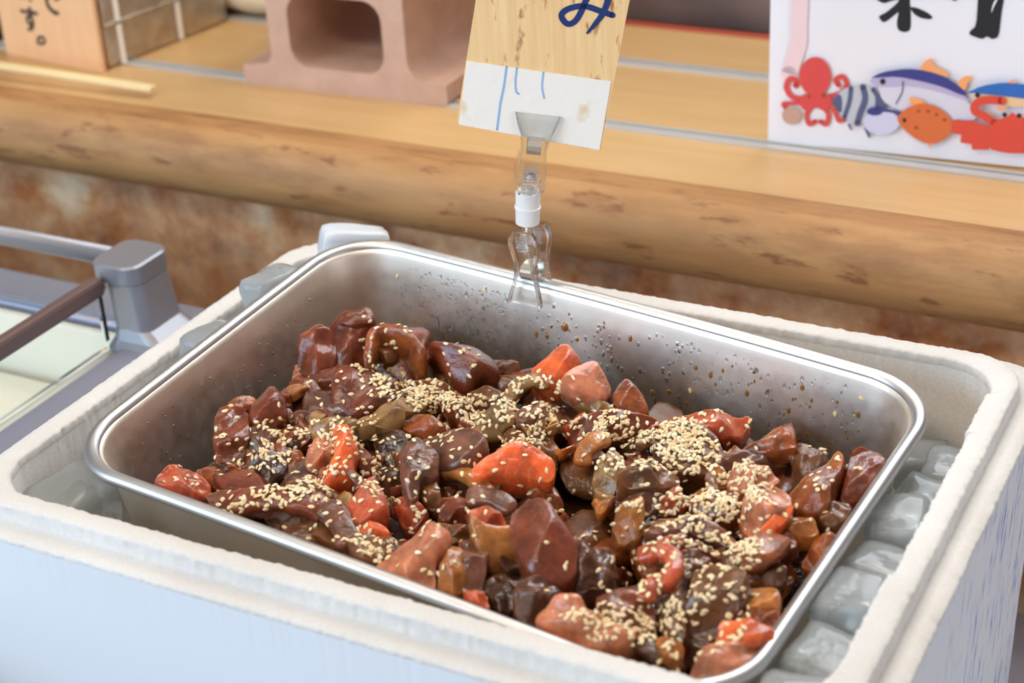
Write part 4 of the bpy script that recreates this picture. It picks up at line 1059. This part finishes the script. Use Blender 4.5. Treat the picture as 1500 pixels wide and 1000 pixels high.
# ------------------------------------------------------------------ hollow clay block
def mk_blockobj():
    a = onz(374, 124, ZS); c = onz(654, 157, ZS); d = (c - a); yaw = math.atan2(d.y, d.x)
    root = empty('hollow_block', a, (0, 0, yaw)); tag(root, 'pinkish hollow masonry block lying on the shelf left of the tag', 'block')
    w = d.length; n = Vector((math.sin(yaw), -math.cos(yaw), 0)); X = Vector((math.cos(yaw), math.sin(yaw), 0))
    def q(u, v): p = onplane(u, v, a, n); return ((p - a).dot(X), p.z)
    D = .15
    H = .118
    # outer outline with end grooves (front view), from measured pixels
    def arc(cx, cz, r, a0, a1, k=6): return [(cx + r * math.cos(math.radians(a0 + (a1 - a0) * i / k)), cz + r * math.sin(math.radians(a0 + (a1 - a0) * i / k))) for i in range(k + 1)]
    lx = q(357, 108)[0]; fz = q(357, 90)[1]; wx = q(395, 60)[0]; rx = q(654, 130)[0]; rz = q(654, 126)[1]; gx = q(593, 60)[0]
    tz = H - fz
    out = [(lx + .004, 0), (lx, .006), (lx, fz - .003)] + arc(wx - .010, fz + .010, .010, 270, 360) + arc(wx - .010, tz - .010, .010, 0, 90) + [(lx, tz), (lx, H), (rx, H), (rx, tz)] \
        + arc(gx + .016, tz - .016, .016, 90, 180) + arc(gx + .018, rz + .018, .018, 180, 270) + [(rx, rz), (rx, .003), (rx - .003, 0)]
    h0 = q(423, 50)[0]; h1 = q(560, 60)[0]; hz0 = q(490, 103)[1]; hz1 = q(495, -2)[1]; r = .017
    hole = arc(h1 - r, hz0 + r, r, 270, 360) + arc(h1 - r, hz1 - r, r, 0, 90) + arc(h0 + r, hz1 - r, r, 90, 180) + arc(h0 + r, hz0 + r, r, 180, 270)
    bm = bmesh.new()
    def loopv(pts, y): return [bm.verts.new((x, y, z)) for x, z in pts]
    for_f = []
    rings = []
    for y in (0, D):
        o_ = loopv(out, y); h_ = loopv(hole, y); rings.append((o_, h_))
        es = [bm.edges.new((o_[i], o_[(i + 1) % len(o_)])) for i in range(len(o_))] + [bm.edges.new((h_[i], h_[(i + 1) % len(h_)])) for i in range(len(h_))]
        bmesh.ops.triangle_fill(bm, use_beauty=True, use_dissolve=False, edges=es)
    for k in (0, 1):
        A, B = rings[0][k], rings[1][k]
        for i in range(len(A)): bm.faces.new((A[i], A[(i + 1) % len(A)], B[(i + 1) % len(A)], B[i]))
    from_bm('block_body', bm, 'fired_clay', root)
mk_blockobj()

# ------------------------------------------------------------------ white illustrated sign (right)
def mk_sign():
    a = onz(1125, 206, ZS + .0016); c = onz(1500, 245, ZS + .0016); d = c - a; yaw = math.atan2(d.y, d.x)
    n = Vector((math.sin(yaw), -math.cos(yaw), 0)); X = Vector((math.cos(yaw), math.sin(yaw), 0))
    root = empty('illustrated_sign', a, (0, 0, yaw)); tag(root, 'white sign with black brush lettering and printed sea creatures on the shelf', 'sign')
    def q(u, v): p = onplane(u, v, a, n); return ((p - a).dot(X), p.z - a.z)
    def c5(x, y): return q(1100 + x / 3.7025, y / 3.7025)
    lean = q(1137, 0)[0] - q(1125, 206)[0]; Hs = .19; Wd = .30
    V, F = prism([(0, 0), (Wd, 0), (Wd, Hs), (0, Hs)], 0, .003); from_py('panel', V, F, 'paper_white', root)
    K = abs(q(1300, 100)[0] - q(1301, 100)[0]) / 3.7025
    depth = [0]
    def nxt(): depth[0] += 1; return -.00012 * depth[0] - .0002
    def col(name, r, g, b_):
        if name not in MATS: plain(name, srgb(r, g, b_), .45)
        return name
    made = []
    def under(i, names=None):
        main = made[i]
        for k, o in enumerate(made):
            if o is not main:
                o.parent = main
                if o.name.split('.')[0] == main.name.split('.')[0]: o.name = names
        made.clear()
    def poly(part, pts, mat, sm=1, label=None):
        P = [np.array(c5(*p)) for p in pts]
        if sm: P = smooth_poly(P, sm)
        y = nxt(); o = from_py(part, [(p[0], y, p[1]) for p in P], [tuple(range(len(P)))], mat, root, fix=False)
        if label: o['label'] = label
        made.append(o); return o
    def ell(part, cx, cy, rx_, ry_, mat, rot=0, label=None):
        poly(part, [(cx + rx_ * math.cos(t) * math.cos(rot) - ry_ * math.sin(t) * math.sin(rot), cy + rx_ * math.cos(t) * math.sin(rot) + ry_ * math.sin(t) * math.cos(rot)) for t in np.linspace(0, 2 * PI, 28, endpoint=False)], mat, 0, label)
    def rib(part, pts, w, mat, label=None):
        o = ribbon_obj(part, [c5(*p) for p in pts], w * K, nxt(), mat, root, 0, label); made.append(o); return o
    red = col('print_red', 216, 74, 72); pink = col('reflection_pink', 236, 208, 212); gray = col('print_gray', 190, 194, 204); navy = col('print_navy', 84, 92, 128)
    ind = col('print_indigo', 58, 60, 132); lil = col('print_lilac', 186, 176, 210); pale = col('print_pale', 214, 212, 226); org = col('print_orange', 244, 164, 104)
    rust = col('print_rust', 214, 108, 58); blue = col('print_blue', 42, 104, 184); sand = col('print_sand', 232, 196, 150); crim = col('print_crimson', 218, 74, 56); lav = col('print_lavender', 206, 206, 232)
    tanp = col('print_tan', 196, 158, 138); rustd = col('print_rust_dark', 150, 70, 36); white = 'paper_white'
    # brush lettering (one character, lower half in view)
    poly('lettering', [(800,-190),(868,-190),(862,0),(868,60),(868,160),(838,176),(800,165),(790,128),(802,60)], 'black_ink', 1, 'black brush lettering')
    poly('lettering', [(690,88),(735,66),(790,20),(820,-20),(860,0),(830,40),(780,80),(740,112),(715,122)], 'black_ink', 1)
    poly('lettering', [(860,36),(900,40),(960,68),(988,92),(975,104),(925,98),(885,76)], 'black_ink', 1)
    poly('lettering', [(672,-60),(1000,-80),(1000,-40),(900,-30),(760,4),(720,18),(680,-4)], 'black_ink', 1)
    poly('lettering', [(1240,-220),(1390,-220),(1372,0),(1360,60),(1345,196),(1312,212),(1280,194),(1255,212),(1184,186),(1190,165),(1222,140),(1232,0)], 'black_ink', 1)
    poly('lettering', [(1050,-190),(1110,-200),(1130,-20),(1110,6),(1080,-10)], 'black_ink', 1)
    poly('brush_gap', [(1322,2),(1342,-10),(1316,40),(1304,74),(1308,40)], white, 1)
    rib('painted_reflection', [(265,-150),(268,0),(262,120),(262,220),(240,300),(210,400)], 95, pink, 'pale pink reflection painted on the sign')  # pink reflection on the panel, painted as a flat ribbon
    made.clear()
    # octopus
    rib('printed_octopus', [(285,535),(225,520),(195,470),(215,425),(250,435),(245,462)], 34, red); rib('printed_octopus', [(425,520),(490,500),(522,455),(500,412),(462,430),(478,458)], 30, red)
    rib('printed_octopus', [(335,570),(305,615),(318,668),(352,655)], 28, red); rib('printed_octopus', [(385,570),(422,612),(412,668),(380,655)], 28, red)
    rib('printed_octopus', [(430,560),(462,610),(480,650),(515,640)], 26, red); rib('printed_octopus', [(280,555),(215,555),(178,560),(195,585)], 24, red)
    poly('printed_octopus', [(272,500),(440,500),(440,570),(400,600),(360,575),(310,600),(272,580)], red, 2); ell('printed_octopus', 352, 410, 86, 106, red, 0, 'red printed octopus')
    ell('printed_eye', 320, 516, 9, 11, rustd); ell('printed_eye', 398, 514, 9, 11, rustd); under([i for i, o in enumerate(made) if 'label' in o][0], 'tentacle')
    ell('printed_shell', 225, 620, 52, 48, tanp, 0, 'tan printed shell'); made.clear()
    # striped fish
    poly('printed_striped_fish', [(440,540),(495,480),(580,450),(660,462),(705,505),(700,570),(640,620),(600,672),(540,662),(490,612)], gray, 1, 'grey printed fish with dark stripes')
    poly('printed_stripe', [(440,540),(480,498),(500,520),(500,600),(480,604)], navy, 1)
    rib('printed_stripe', [(548,470),(540,540),(512,628)], 26, navy); rib('printed_stripe', [(612,462),(625,530),(600,600),(582,662)], 34, navy); rib('printed_stripe', [(668,478),(692,520),(690,580)], 26, navy)
    poly('printed_fin', [(700,520),(752,514),(735,550),(742,582),(690,570)], navy, 1); poly('printed_fin', [(528,664),(545,662),(556,694),(546,698)], navy, 0); poly('printed_fin', [(615,680),(640,690),(658,728),(645,742)], navy, 0)
    under(0, 'body_shape')
    # tuna
    poly('printed_tuna', [(690,450),(850,450),(950,462),(1080,498),(1195,545),(1245,640),(1100,645),(900,620),(790,580),(720,540)], pale, 1, 'indigo and lilac printed tuna')
    poly('printed_tuna', [(640,430),(700,408),(800,402),(940,428),(1050,458),(1160,505),(1200,548),(1080,505),(950,470),(850,458),(760,465),(690,460)], lil, 1)
    poly('printed_fin', [(918,368),(948,322),(988,302),(990,345),(1060,372),(1086,412),(1000,385)], org, 1); poly('printed_fin', [(1122,448),(1155,405),(1208,398),(1180,442),(1168,484)], org, 1)
    poly('printed_tuna', [(648,416),(720,380),(850,362),(960,374),(1060,408),(1130,452),(1185,502),(1150,508),(1050,462),(940,432),(800,405),(700,410)], ind, 1)
    ell('printed_eye', 722, 432, 15, 16, 'black_ink'); rib('printed_gill', [(832,432),(826,490),(794,552)], 7, navy)
    under(0, 'body_shape')
    # puffer
    ell('printed_puffer', 715, 652, 98, 66, lav, 0, 'pale lavender printed puffer fish'); ell('printed_puffer', 680, 592, 44, 23, ind); rib('printed_puffer', [(690,585),(760,590),(826,604)], 16, ind)
    under(0, 'back_shape')
    # blue fish
    poly('printed_blue_fish', [(1178,498),(1350,500),(1500,522),(1520,565),(1400,566),(1250,532)], sand, 1, 'blue-backed printed fish')
    poly('printed_fin', [(1390,440),(1428,414),(1442,440)], org, 0); poly('printed_blue_fish', [(1172,492),(1260,452),(1380,434),(1520,448),(1520,526),(1350,505),(1230,492)], blue, 1); ell('printed_eye', 1236, 502, 13, 14, 'black_ink')
    under(0, 'back_shape')
    # flounder
    poly('printed_fin', [(862,512),(930,522),(965,545),(880,565)], org, 1); poly('printed_fin', [(1088,640),(1140,632),(1140,680),(1095,690)], rust, 0); poly('printed_fin', [(960,756),(990,758),(980,792)], org, 0)
    poly('printed_flounder', [(800,622),(850,572),(930,543),(1010,558),(1080,608),(1106,662),(1082,722),(1020,764),(950,764),(890,730),(845,694),(812,655)], rust, 2, 'orange-brown printed flounder')
    for x, y in ((918,588),(970,588),(1016,606),(1058,634),(905,676)): ell('printed_spot', x, y, 9, 8, rustd)
    ell('printed_eye', 842, 636, 9, 12, 'black_ink')
    under([i for i, o in enumerate(made) if 'label' in o][0], 'body_shape')
    # crab / lobster
    poly('printed_lobster', [(1108,642),(1200,635),(1300,668),(1300,795),(1208,795),(1205,765),(1145,755),(1150,712),(1102,708)], crim, 0, 'red printed lobster')
    rib('printed_lobster', [(1330,650),(1270,610),(1225,585),(1232,545),(1290,525),(1370,530)], 46, crim); poly('printed_claw', [(1340,560),(1400,560),(1380,584),(1350,580)], org, 0)
    poly('printed_lobster', [(1285,700),(1330,640),(1410,608),(1428,588),(1445,606),(1520,630),(1520,815),(1390,812),(1300,790)], crim, 1)
    ell('printed_eye', 1385, 604, 13, 13, 'black_ink'); ell('printed_eye', 1464, 608, 13, 13, 'black_ink')
    under(0, 'body_shape')
    # prop behind so that the sign stands
    V, F = prism([(.02, 0), (.28, 0), (.28, .004), (.02, .004)], .0035, .05); from_py('stand_foot', V, F, 'clear_plastic', root)
mk_sign()

# ------------------------------------------------------------------ wooden plate with foil-wrapped block (left)
def mk_left():
    a = onz(10, 79, ZS); c = onz(152, 108, ZS); d = c - a; yaw = math.atan2(d.y, d.x)
    n = Vector((math.sin(yaw), -math.cos(yaw), 0)); X = Vector((math.cos(yaw), math.sin(yaw), 0))
    root = empty('wooden_plaque', a, (0, 0, yaw)); tag(root, 'light wooden plaque with black handwriting standing at the left of the shelf', 'sign')
    def q(u, v): p = onplane(u, v, a, n); return Vector(((p - a).dot(X), p.z - a.z))
    w = d.length
    V, F = prism([(0, .0002), (w, .0002), (w, .12), (0, .12)], 0, .004); from_py('board', V, F, 'plate_wood', root)
    K = w / 145
    def glyph(ch, u, v, size, thick):
        cu = bpy.data.curves.new('lettering', 'FONT'); cu.body = ch; cu.size = size; cu.offset = thick; cu.align_x = 'CENTER'; cu.align_y = 'CENTER'
        to = bpy.data.objects.new('lettering', cu); COL.objects.link(to)
        dg = bpy.context.evaluated_depsgraph_get(); me = bpy.data.meshes.new_from_object(to.evaluated_get(dg)); bpy.data.objects.remove(to)
        p = q(u, v); o = link_mesh('lettering', me, 'black_ink', root); o.rotation_euler = (PI / 2, 0, 0); o.location = (p.x, -.0006, p.y); return o
    glyph('\u3059', 45, 31, 30 * K, .0006); glyph('\u307e', 38, -12, 30 * K, .0006); glyph('\u3067', 72, 2, 38 * K, .0006)
    ribbon_obj('lettering', [q(*p) for p in ((57,55),(63,54),(66,60),(62,64),(56,62),(57,55))], 3 * K, -.0006, 'black_ink', root)
    # foil block
    b0 = Vector((w - .003, .006, 0))
    fb = empty('foil_wrapped_block', a + X * (w * .5) + n * -.006, (0, 0, yaw)); tag(fb, 'foil-wrapped block standing right behind the wooden plaque', 'block')
    bm = box_bm(w - .006, .155, .12, .004, 3, (0, .0045 + .0775, .0602)); bmesh.ops.subdivide_edges(bm, edges=bm.edges[:], cuts=6, use_grid_fill=True)
    for v in bm.verts:
        v.co += Vector((1, .3, .2)) * .0014 * noise.noise(v.co * 45)
        v.co.z = max(v.co.z, .0004)
    from_bm('foil', bm, 'foil_wrap', fb, smooth=True)
    for y_ in (.022, .095):
        from_bm('strap', box_bm(.0012, .006, .118, .0004, 1, (w / 2 - .0025, y_, .060)), 'tape_white', fb)
    from_bm('strap', box_bm(.0012, .15, .004, .0004, 1, (w / 2 - .0025, .08, .038)), 'foil_wrap', fb)
mk_left()

# thin batten on the log
a = onz(-60, 90, .012); c = onz(225, 133, .006)
d = c - a; bt = from_bm('batten', box_bm(d.length, .009, .004, .0006, 1, (0, 0, .002)), 'batten_wood', None, (a + c) / 2)
bt.rotation_euler = d.to_track_quat('X', 'Z').to_euler(); tag(bt, 'thin pale wooden batten lying along the log in front of the plaque', 'batten')

# folded cream cloth behind, dark green crate at far left
def mk_cloth():
    p = onz(338, 30, ZS); loops = []
    for i in range(24):
        x = -.07 + .16 * i / 23; lp = []
        for k in range(20):
            a = 2 * PI * k / 20; r = 1 + .18 * noise.noise((x * 30, math.cos(a) * 1.2, math.sin(a) * 1.2))
            e = .5 if i in (0, 23) else 1
            lp.append((x, .035 * r * math.cos(a) * e, .019 + .019 * max(-1, r * math.sin(a)) * e))
        loops.append(lp)
    V, F = loft(loops, True, True); o = from_py('folded_cloth', V, F, 'cream_cloth', None, (p.x, p.y + .04, ZS + .0005), True)
    tag(o, 'folded cream cloth lying behind the hollow block at the back of the shelf', 'cloth')
mk_cloth()
p = onz(-20, 62, ZS); gb = empty('dark_crate', (p.x - .035, p.y + .06, ZS)); tag(gb, 'dark green crate at the far left edge behind the plaque', 'crate')
from_bm('crate_body', box_bm(.09, .12, .10, .006, 2, (0, 0, .0505)), 'dark_green', gb); from_bm('crate_lip', box_bm(.096, .126, .012, .003, 2, (0, 0, .107)), 'dark_green', gb)
